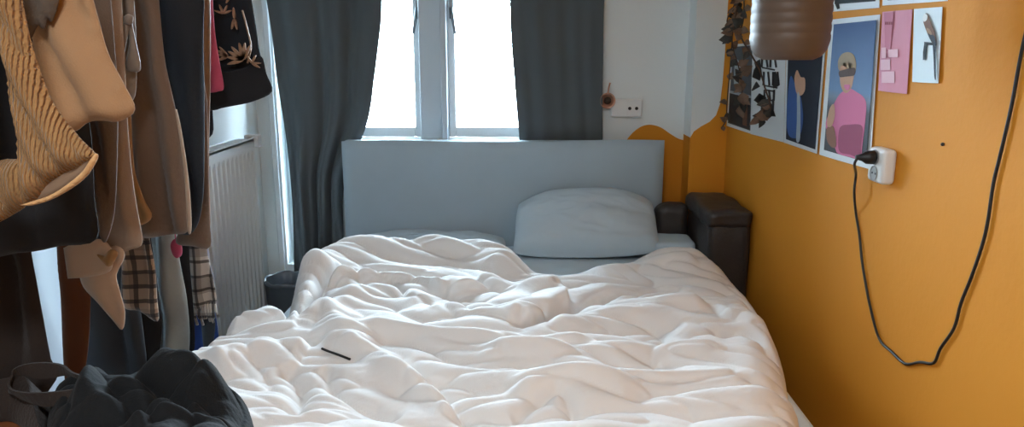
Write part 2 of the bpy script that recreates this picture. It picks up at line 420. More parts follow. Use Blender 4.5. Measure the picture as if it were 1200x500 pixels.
# ------------------------------------------------------------------ bed
BX0, BX1, BY0, BY1, MT = -.92, .78, 1.42, 3.645, .555
HX0, HX1 = P(401, 200, Y=3.68).x, P(778, 200, Y=3.68).x
HT = P(590, 166, Y=3.68).z
bed = thing('bed', 'blue-grey upholstered double bed under the window with a plain padded headboard', 'bed', (-.07, 2.5, 0))
def headboard():
    bm = bmesh.new(); box(bm, HX0, HX1, 3.68, 3.77, .12, HT, .018, 3)
    bmesh.ops.subdivide_edges(bm, edges=bm.edges[:], cuts=1)
    return bm
def pad_grid():
    nx, nz = 90, 50; u = np.linspace(0, 1, nx); v = np.linspace(0, 1, nz); U, V = np.meshgrid(u, v)
    e = np.minimum(np.minimum(U, 1 - U) * (HX1 - HX0), np.minimum(V, 1 - V) * (HT - .3))
    puff = .03 * (1 - np.exp(-e / .02))
    X = HX0 + .002 + U * (HX1 - HX0 - .004)
    Z = .3 + V * (HT - .3)
    Z = Z + np.where(V > .9, (V - .9) / .1, 0) * (.006 * np.sin(U * 9) + .006 * U - .006 * np.exp(-((U - .45) / .2) ** 2))
    Y = 3.685 - puff - .002 * pn(U * 14, V * 6)
    return np.stack([X, Y, Z], -1)
hb = obj('headboard', headboard(), M['headboard'], bed, smooth=False)
obj('padding', grid_mesh('padding', pad_grid()), M['headboard'], hb, smooth=True)
obj('bed_base', bx(BX0 + .03, BX1 - .03, BY0 + .03, 3.68, .1, .34, .015), M['headboard'], bed)
for x in (BX0 + .1, BX1 - .1):
    for y in (BY0 + .12, 3.5): obj('leg', lathe(bmesh.new(), [(.022, 0), (.03, .1)], 16, (x, y, 0)), M['plastic_dark'], bed)
mt = obj('mattress', bx(BX0, BX1, BY0, BY1, .342, MT, .05, 4), M['sheet'], smooth=True,
         label='mattress in a pale blue-grey fitted sheet lying on the upholstered bed', category='mattress')

# duvet -------------------------------------------------------------
def ZP(a, b, z): p = P(a, b, Z=z); return (p.x, p.y)
n_ = 257
DZ = .64
left = along([Vector(ZP(*q)) for q in ((195, 640, .45), (190, 520, .45), (205, 475, .48), (235, 447, .5), (275, 425, .55), (318, 408, .58), (346, 392, .6), (338, 372, .63), (338, 350, .63))], n_)
back = along([Vector(ZP(*q)) for q in ((338, 350, .63), (352, 328, .64), (382, 309, .64), (430, 303, .64), (490, 300, .64), (550, 300, .64), (592, 306, .62), (615, 322, .6), (645, 337, .58), (690, 326, .6), (755, 311, .6), (800, 307, .6), (824, 308, .6))], n_)
right = along([Vector(ZP(*q)) for q in ((938, 640, .5), (936, 520, .54), (925, 485, .56), (921, 450, .57), (911, 412, .58), (893, 378, .58), (872, 350, .58), (848, 325, .59), (824, 308, .6))], n_)
front = along([Vector(ZP(*q)) for q in ((195, 640, .45), (400, 640, .5), (700, 640, .5), (938, 640, .5))], n_)
XY = coons(front, back, left, right)
X, Y = XY[..., 0], XY[..., 1]
rim = np.concatenate([front, right, back[::-1], left[::-1]])
dE = seg_dist(X, Y, [tuple(p) for p in rim[::6]] + [tuple(rim[0])])[0]
def floorz(x, y):
    f = MT + .006 - .34 * np.clip((BX0 - .0 - x) / .22, 0, 1) ** 1.3
    f = f - .25 * np.clip((BY0 - y) / .2, 0, 1)
    return f
def S(t): t = np.clip(t, 0, 1); return t * t * (3 - 2 * t)
bot = floorz(X, Y)
T = .105 * np.sqrt(np.clip(1 - (1 - np.clip(dE / .13, 0, 1)) ** 2, 0, 1)) * (1 + .25 * pn(X * 2.2, Y * 2.2, 3))
H = T.copy()
def ridge(px, h, w, z=DZ, steep=1.0, side=0):
    """long soft ridge (h>0) or crease (h<0) through places of the photograph"""
    global H
    pts = [tuple(q) for q in along([Vector(ZP(a, b, z)) for a, b in px], 24)]
    d, sd, s = seg_dist(X, Y, pts)
    ww = np.where(sd * side > 0, w * steep, w)
    prof = np.exp(-(d / ww) ** 2) if h > 0 else np.exp(-np.abs(d / ww) ** 1.2)
    H = H + h * prof * (S(s / .12 + .15) * S((1 - s) / .12 + .15)) * S(dE / .05)
def step_(px, h, w, z=DZ, flip=1, fall=.5):
    """a layer of cloth lying on another: raised on one side of the line, dying away behind it"""
    global H
    pts = [tuple(q) for q in along([Vector(ZP(a, b, z)) for a, b in px], 24)]
    d, sd, s = seg_dist(X, Y, pts)
    k = sd * flip
    H = H + h * np.where(k > 0, S(d / w + .2) * np.exp(-(d / fall) ** 2), .2 * np.exp(-(d / (w * .5)) ** 2)) * S(s / .15) * S((1 - s) / .15) * S(dE / .04)
# rolled-back corner, top left
ridge([(350, 352), (372, 326), (430, 314), (500, 311), (570, 316), (610, 330)], .085, .11)
ridge([(358, 380), (385, 345), (432, 334), (500, 338), (520, 348)], -.085, .020)
ridge([(395, 376), (425, 356), (470, 356), (500, 368)], .03, .05)
ridge([(425, 352), (445, 342), (468, 347), (474, 362)], -.035, .014)
ridge([(350, 396), (380, 378), (398, 400), (440, 418)], .045, .05)
ROLL = [(350, 392), (354, 368), (374, 345), (408, 332), (452, 328), (495, 332), (522, 342), (560, 340), (610, 340)]
step_(ROLL, .05, .022, z=.68, flip=1, fall=.18)
# flap from the top left lying across the middle
step_([(610, 398), (664, 376), (668, 366), (650, 345)], .055, .02, flip=1, fall=.22)
ridge([(606, 400), (640, 388), (668, 374), (720, 356), (800, 344)], -.085, .018)
ridge([(560, 340), (600, 352), (655, 358)], .03, .04)
ridge([(510, 372), (560, 385), (610, 392)], .028, .04)
ridge([(520, 350), (545, 372), (560, 385)], -.03, .018)
ridge([(690, 332), (750, 322), (815, 318)], .03, .06)
# long diagonal folds
ridge([(375, 410), (420, 425), (470, 452), (540, 500)], .045, .035)
ridge([(250, 445), (310, 425), (360, 425)], .04, .05)
ridge([(330, 440), (352, 458), (345, 500)], -.05, .03)
ridge([(380, 440), (400, 470), (470, 498)], -.035, .02)
ridge([(500, 450), (530, 480), (570, 520)], -.04, .022)
ridge([(420, 398), (520, 412), (620, 418), (700, 412)], .025, .03)
ridge([(640, 395), (740, 380), (830, 372)], .03, .05)
ridge([(640, 402), (700, 400), (800, 392)], -.025, .02)
ridge([(560, 432), (660, 428), (760, 420), (850, 418)], .03, .04)
ridge([(590, 470), (690, 462), (790, 458), (880, 455)], .03, .04)
ridge([(600, 448), (700, 447), (800, 436)], -.025, .02)
ridge([(730, 480), (800, 470), (900, 462), (920, 450)], -.035, .02)
ridge([(600, 500), (655, 475), (680, 510)], -.03, .02)
ridge([(840, 380), (880, 384), (905, 420)], .035, .06)
ridge([(838, 352), (868, 352), (890, 372)], -.03, .02)
ridge([(835, 405), (870, 402), (912, 425)], -.03, .02)
# broad pillows of filling and finer creases across
warp = .25 * pn(X * 3, Y * 3, 5)
bil = np.abs(pn(X * 1.7 + warp, Y * 6.2 + warp * 2 + X * 1.2, 1)); H += (.05 * np.sqrt(bil + .01) - .02) * S(dE / .1)
bil2 = np.abs(pn(X * 3.5 - Y * 1.6 + warp, Y * 11 + X * 3, 2)); H += (.02 * np.sqrt(bil2 + .004) - .008) * S(dE / .06)
H = np.maximum(H, .004 + T * .25)
def lip(px, z, amt, w=.035):
    pts = [tuple(q) for q in along([Vector(ZP(a, b, z)) for a, b in px], 24)]
    d, sd, s_ = seg_dist(X, Y, pts)
    return amt * np.where(sd > 0, np.exp(-(d / w) ** 2), np.exp(-(d / (w * .3)) ** 2)) * S(s_ / .15) * S((1 - s_) / .15)
base = np.stack([X, Y - lip(ROLL, .68, .010) - lip([(610, 398), (664, 376), (668, 366), (650, 345)], DZ, .008), bot + H], -1)
top = relax(base, (1.06, 1.032), [80, 70, 55, 35], seed=4, amp=.014, hold=.035, floor=lambda x, y: floorz(x, y) + .004, bend=.25)
lower = np.stack([X, Y, bot + .0], -1)
lower[..., :2] = X[..., None] * 0 + XY
dv = obj('duvet', grid_mesh('duvet', top, lower), M['duvet'], smooth=True,
         label='rumpled white cotton duvet spread over the bed', category='duvet')

# pillows -----------------------------------------------------------
def pillow_mesh(name, L, W, T, seed, pinch=.16):
    n, m = 65, 97; u = np.linspace(-1, 1, m); v = np.linspace(-1, 1, n); U, V = np.meshgrid(u, v)
    a = np.abs(U) ** 2.6; b = np.abs(V) ** 2.6
    prof = (np.clip((1 - a), 0, 1)) ** .5 * (np.clip((1 - b), 0, 1)) ** .5
    X = U * L / 2 * (1 - .07 * np.clip(V, 0, 1) ** 2 - .035 * (1 - V ** 2))
    Yv = V * W / 2 * (1 - np.abs(U) ** 3 * np.where(V > 0, .42, .16) - .03 * (1 - np.abs(U) ** 3))
    cr = pn(U * 1.6, V * 2.0, seed) * .020 - np.abs(pn(U * 3.2 + V, V * 3.6, seed + 1)) * .010
    rad = np.exp(-((1 - np.abs(U)) / .22)) * np.sin(V * 11 + seed) * .007 + np.exp(-((1 - np.abs(V)) / .18)) * np.sin(U * 13 + seed) * .004
    Zt = prof * (T / 2 + cr + rad)
    Zb = -prof * (T / 2 * .8 + .5 * cr)
    top = relax(np.stack([X, Yv, Zt], -1), (1.006, 1.006), [60, 30, 12], seed=seed, amp=.004, hold=.06)
    return grid_mesh(name, top, np.stack([X, Yv, Zb], -1))
def place_pillow(px0, px1, pyt, pyb, Yc, label, seed, lean, L=None, W=.42, T=.19):
    c = P((px0 + px1) / 2, (pyt + pyb) / 2, Y=Yc)
    L = L or (px1 - px0) / FPX * (Yc * math.cos(PITCH) + (CAMH - c.z) * math.sin(PITCH))
    o = obj('pillow', pillow_mesh('pillow', L, W, T, seed), M['pillow'], smooth=True, label=label, category='pillow')
    o.rotation_euler = (lean, 0, 0); o.location = c
    return o
p1 = place_pillow(601, 772, 226, 300, 3.45, 'plump grey pillow leaning against the headboard at the wall side of the bed', 3, R(42), W=.39, T=.21)
p1.rotation_euler = (R(42), R(-2), R(-3)); bpy.context.view_layer.update()
p1.location.z += MT + .002 - min((p1.matrix_world @ v.co).z for v in p1.data.vertices)
bpy.context.view_layer.update(); p1.location.y += 3.642 - max((p1.matrix_world @ v.co).y for v in p1.data.vertices)
p2 = place_pillow(408, 596, 282, 300, 3.44, 'flat grey pillow half buried behind the rolled duvet under the headboard', 8, R(4), W=.40, T=.09)
p2.location.z = MT + .045
# ------------------------------------------------------------------ dark padded box in the gap by the orange wall
b1 = P(803, 250, Y=3.2).x; zt = P(826, 240, Y=3.34).z
bag = thing('storage_bag', 'dark brown-black leather bag wedged between the bed head and the orange wall', 'bag', (.87, 3.38, 0))
def soft_box(x0, x1, y0, y1, z0, z1, bev, amp, seed):
    bm = bmesh.new(); box(bm, x0, x1, y0, y1, z0, z1)
    bmesh.ops.subdivide_edges(bm, edges=bm.edges[:], cuts=15, use_grid_fill=True)
    c = Vector(((x0 + x1) / 2, (y0 + y1) / 2, (z0 + z1) / 2)); h = Vector(((x1 - x0) / 2, (y1 - y0) / 2, (z1 - z0) / 2))
    for v in bm.verts:
        q = v.co - c
        inner = Vector([max(-h[i] + bev, min(h[i] - bev, q[i])) for i in range(3)])
        d = q - inner
        if d.length > 1e-6: q = inner + d.normalized() * bev
        nn = noise.noise_vector(v.co * 7 + Vector((seed, 0, 0))) * amp + noise.noise_vector(v.co * 18 + Vector((seed, 5, 0))) * amp * .4
        v.co = c + q + nn
    return bm
b2x = BX1 + .012
bg_ = obj('bag_body', soft_box(b2x, XR - .012, 3.16, 3.6, .0, zt - .02, .035, .008, 2), M['leather'], bag, smooth=True)
obj('bag_flap', soft_box(b2x - .01, XR - .008, 3.15, 3.61, zt - .075, zt + .012, .03, .010, 6), M['leather'], bag, smooth=True)
c0 = P(768, 245, Y=3.56)
def slump(bm):
    for v in bm.verts: v.co.z -= .10 * max(0, (c0.x + .06 - v.co.x)) * (v.co.z > MT + .1)
    return bm
obj('cushion', slump(soft_box(c0.x - .005, b2x - .004, 3.5, 3.62, MT + .012, zt - .035, .045, .008, 9)), M['leather'], smooth=True,
    label='small dark cushion slumped between the grey pillow and the leather bag', category='cushion')
g0 = P(770, 280, Y=3.40); g1 = P(803, 303, Y=3.40)
obj('folded_sheet', soft_box(g0.x - .015, BX1 + .005, 3.32, 3.50, MT - .0, g0.z + .005, .022, .006, 4), M['pillow'], smooth=True,
    label='small folded blue-grey sheet beside the plump pillow, in front of the dark bag', category='bedding')

# ------------------------------------------------------------------ curtains
def curtain(label, rows, Y0, folds, amp, seed, z1=2.5):
    """rows: (z, x_left, x_right)"""
    nz, nx = 90, 160; zs = np.linspace(rows[-1][0], rows[0][0], nz)
    rz = [r[0] for r in rows][::-1]; xl = np.interp(zs, rz, [r[1] for r in rows][::-1]); xr = np.interp(zs, rz, [r[2] for r in rows][::-1])
    k = np.ones(9) / 9; pad = lambda a: np.convolve(np.pad(a, 4, 'edge'), k, 'valid'); xl, xr = pad(xl), pad(xr)
    U = np.linspace(0, 1, nx)[None, :]; Z = zs[:, None]
    X = xl[:, None] + (xr - xl)[:, None] * U
    w = (xr - xl)[:, None]
    ph = U * folds * 2 * np.pi + 1.2 * pn(U * 2 + Z * 0, Z * .7 + U * 0, seed)
    squeeze = np.clip(w.max() / w, 1, 2)
    y = amp * squeeze * (np.sin(ph) + .35 * np.sin(ph * 2.3 + Z * 1.5)) * (.55 + .45 * pn(U * 3, Z * .8 + U, seed + 2)) + .012 * pn(U * 6, Z * 2, seed + 3)
    X = X + .006 * pn(U * 4, Z * 3, seed + 4)
    b = np.stack([X + 0 * Z, Y0 + y, Z + 0 * X], -1)
    o = obj('curtain', grid_mesh('curtain', b), M['curtain'], smooth=True, label=label, category='curtain')
    s = o.modifiers.new('s', 'SOLIDIFY'); s.thickness = .003
    return o
YC = 3.80
def row(py, l, r, Y=YC): return (P(l, py, Y=Y).z, P(l, py, Y=Y).x, P(r, py, Y=Y).x)
ZTOP = 2.45
def ext(rows):
    z, l, r = rows[0]; return [(ZTOP, l - .02, r + .02)] + rows
curtain('charcoal curtain gathered at the left of the window, hanging down beside the bed head',
        ext([row(0, 312, 448), row(40, 318, 445), row(90, 324, 440), row(140, 330, 434), row(165, 334, 424), row(190, 337, 407), row(215, 340, 401), row(260, 342, 402), row(330, 345, 404), row(400, 348, 400)]), YC, 3.0, .020, 2)
curtain('flat charcoal curtain at the right of the window, ending at the headboard', ext([row(0, 597, 708), row(60, 600, 707), row(110, 604, 706), row(163, 609, 706), row(176, 609, 706)]), YC, 2.2, .010, 6)
rod = thing('curtain_rod', 'dark curtain rod above the window', 'curtain rod', (0, YC, ZTOP + .01))
obj('rod', tube(bmesh.new(), [(-1.33, YC, ZTOP + .016), (.5, YC, ZTOP + .016)], .014), M['steel'], rod, smooth=True)
for x in (-1.3, .45): obj('bracket', bx(x - .01, x + .01, YC, YB + .0, ZTOP - .01, ZTOP + .01, .002), M['steel'], rod)

# ------------------------------------------------------------------ radiator
RX, RY0, RY1, RZ0, RZ1 = -1.25, 2.70, 3.42, .17, 1.10
RZ1 = P(296, 163, X=RX).z; RY1 = P(298, 170, X=RX).y
rad = thing('radiator', 'white fluted panel radiator on the left wall behind the hanging clothes', 'radiator', ((RX + XL) / 2, 2.8, RZ0))
def flutes():
    pts = []; y = RY0; k = 0
    pitch = .048
    while y < RY1 - .001:
        for f, d in ((0, 0), (.18, .0), (.3, .011), (.5, .013), (.7, .011), (.82, 0)):
            pts.append((min(y + f * pitch, RY1), RX - d))
        y += pitch
    zs = [RZ0, RZ0 + .02, RZ0 + .05, RZ1 - .07, RZ1 - .045, RZ1 - .0]
    bm = bmesh.new(); rows = []
    for i, z in enumerate(zs):
        flat = i in (0, 1, 4, 5)
        rows.append([bm.verts.new((RX if flat else x, yy, z)) for yy, x in pts] + [bm.verts.new((RX, RY1, z))])
    for a, b in zip(rows, rows[1:]):
        for k in range(len(a) - 1): bm.faces.new((a[k], a[k + 1], b[k + 1], b[k]))
    return bm
fp = obj('front_panel', flutes(), M['radiator'], rad)
s = fp.modifiers.new('s', 'SOLIDIFY'); s.thickness = .003; s.offset = -1
obj('back_panel', bx(XL + .03, XL + .045, RY0, RY1, RZ0, RZ1, .004), M['radiator'], rad)
obj('side_panel', bx(XL + .045, RX - .002, RY1 - .006, RY1, RZ0, RZ1, .002), M['radiator'], rad)
obj('side_panel', bx(XL + .045, RX - .002, RY0, RY0 + .006, RZ0, RZ1, .002), M['radiator'], rad)
bm = bmesh.new()
for i in range(20):
    y = RY0 + .02 + i * (RY1 - RY0 - .04) / 20; box(bm, XL + .05, RX - .012, y, y + .028, RZ1 - .006, RZ1 + .001)
for x in (XL + .045, RX - .012): box(bm, x, x + .012, RY0, RY1, RZ1 - .01, RZ1 + .004, .002, 1)
obj('top_grille', bm, M['radiator'], rad)
v = P(303, 159, X=RX - .03)
valve = obj('valve', tube(bmesh.new(), [(RX - .03, RY1, RZ1 - .03), (RX - .03, RY1 + .03, RZ1 - .03)], .012), M['chrome'], rad, smooth=True)
obj('thermostat_head', bx(RX - .055, RX + .012, RY1 + .02, RY1 + .075, RZ1 - .045, RZ1 + .015, .008, 3), M['plastic_white'], valve)
obj('pipe', tube(bmesh.new(), smooth_curve([(RX - .04, RY1, RZ0 + .03), (RX - .02, RY1 + .05, RZ0 + .05), (RX - .0, RY1 + .09, RZ0 - .02), (RX, RY1 + .09, .0)], 6), .011), M['radiator'], rad, smooth=True)
for y in (RY0 + .15, RY1 - .15): obj('bracket', bx(XL + .001, XL + .032, y - .02, y + .02, RZ0 + .1, RZ1 - .1), M['radiator'], rad)

# ------------------------------------------------------------------ waste bin
bp = P(338, 326, Z=.42)
bin_ = thing('waste_bin', 'dark grey round waste bin standing between radiator and bed', 'bin', (bp.x, bp.y, 0))
lathe_p = [(.0, .004), (.078, .004), (.08, .0), (.086, .01), (.112, .40), (.117, .405), (.117, .42), (.108, .42), (.082, .02), (.0, .02)]
bm = bmesh.new(); n = 40; rings = []
for r_, z in lathe_p[1:-1]: rings.append([bm.verts.new((bp.x + r_ * math.cos(k * 2 * math.pi / n), bp.y + r_ * math.sin(k * 2 * math.pi / n), z)) for k in range(n)])
for q, w in zip(rings, rings[1:]):
    for k in range(n): bm.faces.new((q[k], q[(k + 1) % n], w[(k + 1) % n], w[k]))
bm.faces.new(rings[0][::-1]); bm.faces.new(rings[-1])
obj('bin_body', bm, M['bin'], bin_, smooth=True)
def liner():
    bm = bmesh.new(); n = 48; rr = []
    for j, (r_, z) in enumerate(((.115, .40), (.1195, .405), (.1195, .422), (.113, .426), (.104, .42), (.100, .36))):
        rr.append([bm.verts.new((bp.x + (r_ + .003 * math.sin(k * 1.7 + j)) * math.cos(k * 2 * math.pi / n), bp.y + (r_ + .003 * math.sin(k * 1.7 + j)) * math.sin(k * 2 * math.pi / n), z + .004 * math.sin(k * .9))) for k in range(n)])
    for q, w in zip(rr, rr[1:]):
        for k in range(n): bm.faces.new((q[k], q[(k + 1) % n], w[(k + 1) % n], w[k]))
    return bm
bl = obj('bin_liner', liner(), mat('grey bin liner', srgb(92, 102, 110), .35), bin_, smooth=True)

# ------------------------------------------------------------------ hanging clothes
# rail running along the left wall, its clothes hang across it
RAILX, RAILZ = -1.08, 1.90
rail = thing('clothes_rail', 'dark metal clothes rail fixed to the left wall, carrying the hanging clothes on the left', 'clothes rail', (RAILX, 2.0, 0))
obj('rail', tube(bmesh.new(), [(RAILX, .95, RAILZ), (RAILX, 3.0, RAILZ)], .014), M['steel'], rail, smooth=True)
for y in (.98, 1.95, 2.97):
    obj('bracket', tube(bmesh.new(), [(XL, y, RAILZ + .05), (RAILX, y, RAILZ + .05), (RAILX, y, RAILZ)], .009), M['steel'], rail, smooth=True)

def garment(name, label, cat, m, Y, outline, T=.02, folds=(9, .008), step=.012, seed=0, hung=True, curl=0, lean=0, parent=None, group=None, smooth_n=4, r=None, dirx=0, shoulder=.17, skew=0, dz=0):
    """a hanging piece of cloth with body: closed shape of real thickness, folds running down it.
    outline: places in the photograph (clockwise from top left) seen at distance Y; hung pieces go on up to the rail"""
    w = [P(a, b, Y=Y) for a, b in outline]
    w = [Vector((p.x, p.z)) for p in w]
    c = smooth_curve(w, smooth_n) if smooth_n > 1 else w
    if hung:
        a, b = w[0], w[-1]     # a: first (right top or left top) b: last
        top = RAILZ + .012
        l, r_ = (a, b) if a.x < b.x else (b, a)
        lx, rx = min(l.x, RAILX - .03), max(r_.x, RAILX + .03)
        def up(p, sx):
            z1 = max(p.y + .03, top - .12)
            return [Vector((p.x + (RAILX - p.x) * .1, p.y + (z1 - p.y) * .6)), Vector((p.x + (RAILX - p.x) * .25, z1)), Vector((RAILX + sx * .035, top))]
        sa, sb = (-1, 1) if a.x < b.x else (1, -1)
        c = c + up(b, sb) + up(a, sa)[::-1]
    pts = resample(c, step)
    out2 = [(p.x, p.y) for p in pts]
    vs, tris = poly_mesh(out2, step)
    q = np.array([list(v) for v in vs]); nb = len(out2)
    d, ins = dist_inside(q, np.array(out2)); d[:nb] = 0
    T = T * .5; rr = r or T * 1.6
    puff = np.sqrt(np.clip(1 - (1 - np.clip(d / rr, 0, 1)) ** 2, 0, 1))
    x, z = q[:, 0], q[:, 1]
    xf = x + dirx * (z - 1.5) 
    f, amp = folds; amp = amp * (1.9 if hung else 1)
    wv = pn(x * 2 + 3, z * 1.2, seed) * .9
    ph = xf * f * 2 * np.pi + wv * 4
    fade = .45 + .55 * np.clip(pn(x * 4, z * 1.5, seed + 12) + .6, 0, 1)
    fold = amp * fade * (1 - np.abs(np.sin(ph * .5)) ** .8 * 2) + amp * .5 * pn(xf * f * 1.4, z * 2.2, seed + 5) + amp * .6 * pn(xf * 9, z * 7, seed + 9)
    ed = np.clip(d / .02, 0.15, 1)
    yc = lean * (z - 1.2) + skew * (x - RAILX) + curl * pn(x * 3, z * 2, seed + 3) + .6 * fold * ed
    yc = yc + .4 * fold * ed
    yf = yc - puff * T - .002
    yb = yc + puff * T * .7 + .002
    if hung:      # meet the rail
        k = np.clip((z - (RAILZ - .06)) / .05, 0, 1); yf = yf * (1 - k) - .010 * k; yb = yb * (1 - k) + .010 * k
    N = len(vs); bm = bmesh.new()
    fv = [bm.verts.new((x[i], Y + yf[i], z[i])) for i in range(N)]
    bv = [bm.verts.new((x[i], Y + yb[i], z[i])) for i in range(N)]
    cnt = {}
    for t in tris:
        cx = q[list(t)].mean(0)
        try:
            bm.faces.new([fv[i] for i in t]); bm.faces.new([bv[i] for i in t][::-1])
        except ValueError: continue
        for i in range(3):
            e = (t[i], t[(i + 1) % 3]); cnt[e] = 1
    for (a, b) in list(cnt):
        if (b, a) not in cnt:
            try: bm.faces.new((fv[b], fv[a], bv[a], bv[b]))
            except ValueError: pass
    bmesh.ops.recalc_face_normals(bm, faces=bm.faces)
    if parent is not None: return obj(name, bm, m, parent, smooth=True)
    tags = dict(label=label, category=cat)
    if group: tags['group'] = group
    return obj(name, bm, m, smooth=True, **tags)

M['knit'] = mat('ochre chunky knit', srgb(160, 120, 76), .95, sheen=.5, var=.18, vscale=40, bump=1.0, bscale=60, wave='X')
M['knit_trim'] = mat('ochre knit edge', srgb(196, 152, 104), .95, sheen=.5, bump=.8, bscale=120)
M['cuff_in'] = mat('cuff lining', srgb(128, 104, 84), .95)
M['cream'] = mat('tan blouse cloth', srgb(164, 128, 94), .9, sheen=.4, bump=.3, bscale=350)
M['grey_knit'] = mat('grey brown knit', srgb(92, 80, 70), .95, sheen=.4, bump=.8, bscale=90, var=.2, vscale=20)
M['black_cloth'] = mat('black cloth', srgb(38, 38, 40), .9, sheen=.2, bump=.2, bscale=300)
M['dark_brown'] = mat('very dark brown wool', srgb(46, 38, 34), .9, sheen=.3, bump=.3, bscale=200)
M['taupe'] = mat('taupe cloth', srgb(104, 90, 80), .85, sheen=.3, bump=.2, bscale=300)
M['taupe_light'] = mat('grey taupe satin', srgb(126, 112, 100), .55, sheen=.3)
M['beige'] = mat('beige trench cloth', srgb(150, 128, 110), .85, sheen=.3, bump=.2, bscale=350)
M['beige_light'] = mat('light beige lining', srgb(186, 160, 138), .8, sheen=.3)
M['suede'] = mat('brown suede', srgb(110, 90, 76), .95, sheen=.6, var=.12, vscale=14, bump=.3, bscale=150)
M['suede_rim_light'] = mat('suede rim light', srgb(164, 142, 122), .9)  # rim light from the window, held in a paler suede colour
M['navy'] = mat('blue black cloth', srgb(34, 38, 44), .8, sheen=.2, bump=.15, bscale=300)
M['satin'] = mat('bronze brown satin', srgb(128, 96, 72), .35, sheen=.2, spec=.8)
M['pink_cloth'] = mat('raspberry pink cloth', srgb(176, 72, 96), .8, sheen=.3)
M['bronze_thread'] = mat('bronze embroidery', srgb(150, 118, 92), .5, var=.3, vscale=60)
M['rust'] = mat('rust brown cloth', srgb(92, 52, 30), .9, sheen=.3)
M['grey_jacket'] = mat('grey quilted satin', srgb(146, 146, 140), .5, sheen=.2, var=.25, vscale=9, bump=.3, bscale=40)
M['slate'] = mat('dark slate cloth', srgb(62, 66, 70), .8, sheen=.2, bump=.2, bscale=300)
M['blue'] = mat('cobalt blue cloth', srgb(56, 78, 140), .85, sheen=.2)
M['plaid_a'] = plaid('beige and black plaid', srgb(176, 150, 126), srgb(28, 26, 28), 9, .28, srgb(110, 92, 78))
M['plaid_b'] = plaid('white and black plaid', srgb(214, 206, 196), srgb(30, 28, 32), 8, .2, srgb(128, 116, 108))
M['ochre'] = mat('ochre lining', srgb(150, 110, 66), .8)

# nearest first
g = garment('cardigan', 'ochre chunky knit cardigan sleeve with ribbed cuff, nearest on the rail', 'cardigan', M['knit'], 1.22,
    [(-30, -40), (-4, 30), (10, 95), (20, 150), (24, 200), (28, 238), (46, 232), (60, 214), (84, 200), (108, 186), (112, 180), (90, 158), (62, 122), (44, 75), (32, 30), (18, -40)], T=.05, folds=(24, .0045), seed=1, step=.008, dirx=.42)
garment('cuff_lining', '', '', M['cuff_in'], 1.222, [(30, 236), (56, 232), (96, 206), (110, 184), (96, 184), (66, 200), (44, 216)], T=.008, folds=(18, .003), step=.006, hung=False, parent=g)
garment('cuff_edge', '', '', M['knit_trim'], 1.20, [(24, 240), (40, 240), (66, 231), (98, 210), (114, 186), (112, 180), (107, 186), (94, 204), (64, 226), (40, 235)], T=.012, folds=(5, .002), step=.005, hung=False, parent=g)
garment('sweater', 'ochre knit sweater hem hanging behind the nearest cardigan sleeve at the left edge', 'sweater', M['knit'], 1.272,
    [(-140, -40), (-130, 180), (-120, 262), (-40, 268), (-6, 262), (14, 252), (32, 240), (40, 220), (30, 190), (8, 186), (-14, 184), (-20, 100), (-40, -40)], T=.04, folds=(20, .006), seed=2, step=.010)
garment('blouse', 'tan wide-sleeved blouse hanging behind the knit cardigan', 'blouse', M['cream'], 1.36,
    [(28, -30), (38, 40), (54, 110), (76, 150), (90, 153), (104, 143), (122, 141), (140, 142), (158, 128), (146, 100), (128, 66), (117, 30), (102, -30)], T=.03, folds=(12, .009), seed=3, dirx=.3)
garment('shawl', 'grey-brown knitted shawl with loose fringe at the top left', 'shawl', M['grey_knit'], 1.315,
    [(2, -30), (26, 30), (36, 46), (44, 30), (52, 34), (56, 22), (62, 24), (70, -8), (66, -30)], T=.012, folds=(22, .007), seed=4, step=.008)
garment('top', 'black top hanging low behind the ochre knit sleeve', 'top', M['black_cloth'], 1.45,
    [(-140, -20), (-140, 300), (20, 296), (70, 288), (113, 280), (110, 230), (106, 160), (90, 60), (60, -20)], T=.022, folds=(8, .010), seed=5)
garment('trousers', 'very dark brown trousers hanging to the bottom at the far left', 'trousers', M['dark_brown'], 1.60,
    [(-70, 100), (-70, 520), (-60, 540), (0, 520), (66, 445), (60, 420), (52, 375), (42, 325), (36, 290), (24, 200), (10, 100)], T=.028, folds=(7, .012), seed=6)
garment('dress', 'taupe-grey dress strip hanging between the tan blouse and the grey bow', 'dress', M['taupe'], 1.66,
    [(92, -30), (96, 90), (108, 180), (112, 240), (118, 276), (126, 280), (136, 230), (138, 120), (132, 30), (126, -30)], T=.02, folds=(16, .008), seed=7)
garment('trench_coat', 'beige trench coat with strapped cuff and pointed hem', 'coat', M['beige'], 1.76,
    [(104, -20), (112, 100), (120, 200), (118, 262), (124, 290), (138, 296), (154, 292), (167, 284), (162, 250), (156, 210), (150, 150), (146, 60), (142, -20)], T=.03, folds=(7, .008), seed=8)
tc = bpy.data.objects['trench_coat']
garment('cuff', '', '', M['beige_light'], 1.715, [(75, 290), (92, 283), (116, 280), (128, 288), (132, 302), (128, 318), (104, 324), (80, 326)], T=.018, folds=(5, .004), step=.008, hung=False, parent=tc)
garment('hem_flap', '', '', M['beige_light'], 1.745, [(92, 318), (98, 336), (116, 355), (132, 374), (143, 386), (146, 366), (140, 342), (136, 322), (146, 300), (138, 288), (120, 292)], T=.014, folds=(9, .010), step=.008, hung=False, parent=tc)
garment('belt_knot', '', '', M['ochre'], 1.69, [(114, 298), (120, 306), (128, 312), (134, 306), (138, 296), (130, 292), (122, 300)], T=.012, folds=(20, .006), step=.005, hung=False, parent=tc)
g = garment('wrap_top', 'grey taupe wrap top with a tied bow beside the brown suede coat', 'top', M['taupe_light'], 1.82,
    [(126, -30), (130, 60), (134, 110), (146, 118), (158, 112), (160, 60), (156, -30)], T=.016, folds=(20, .007), seed=10)
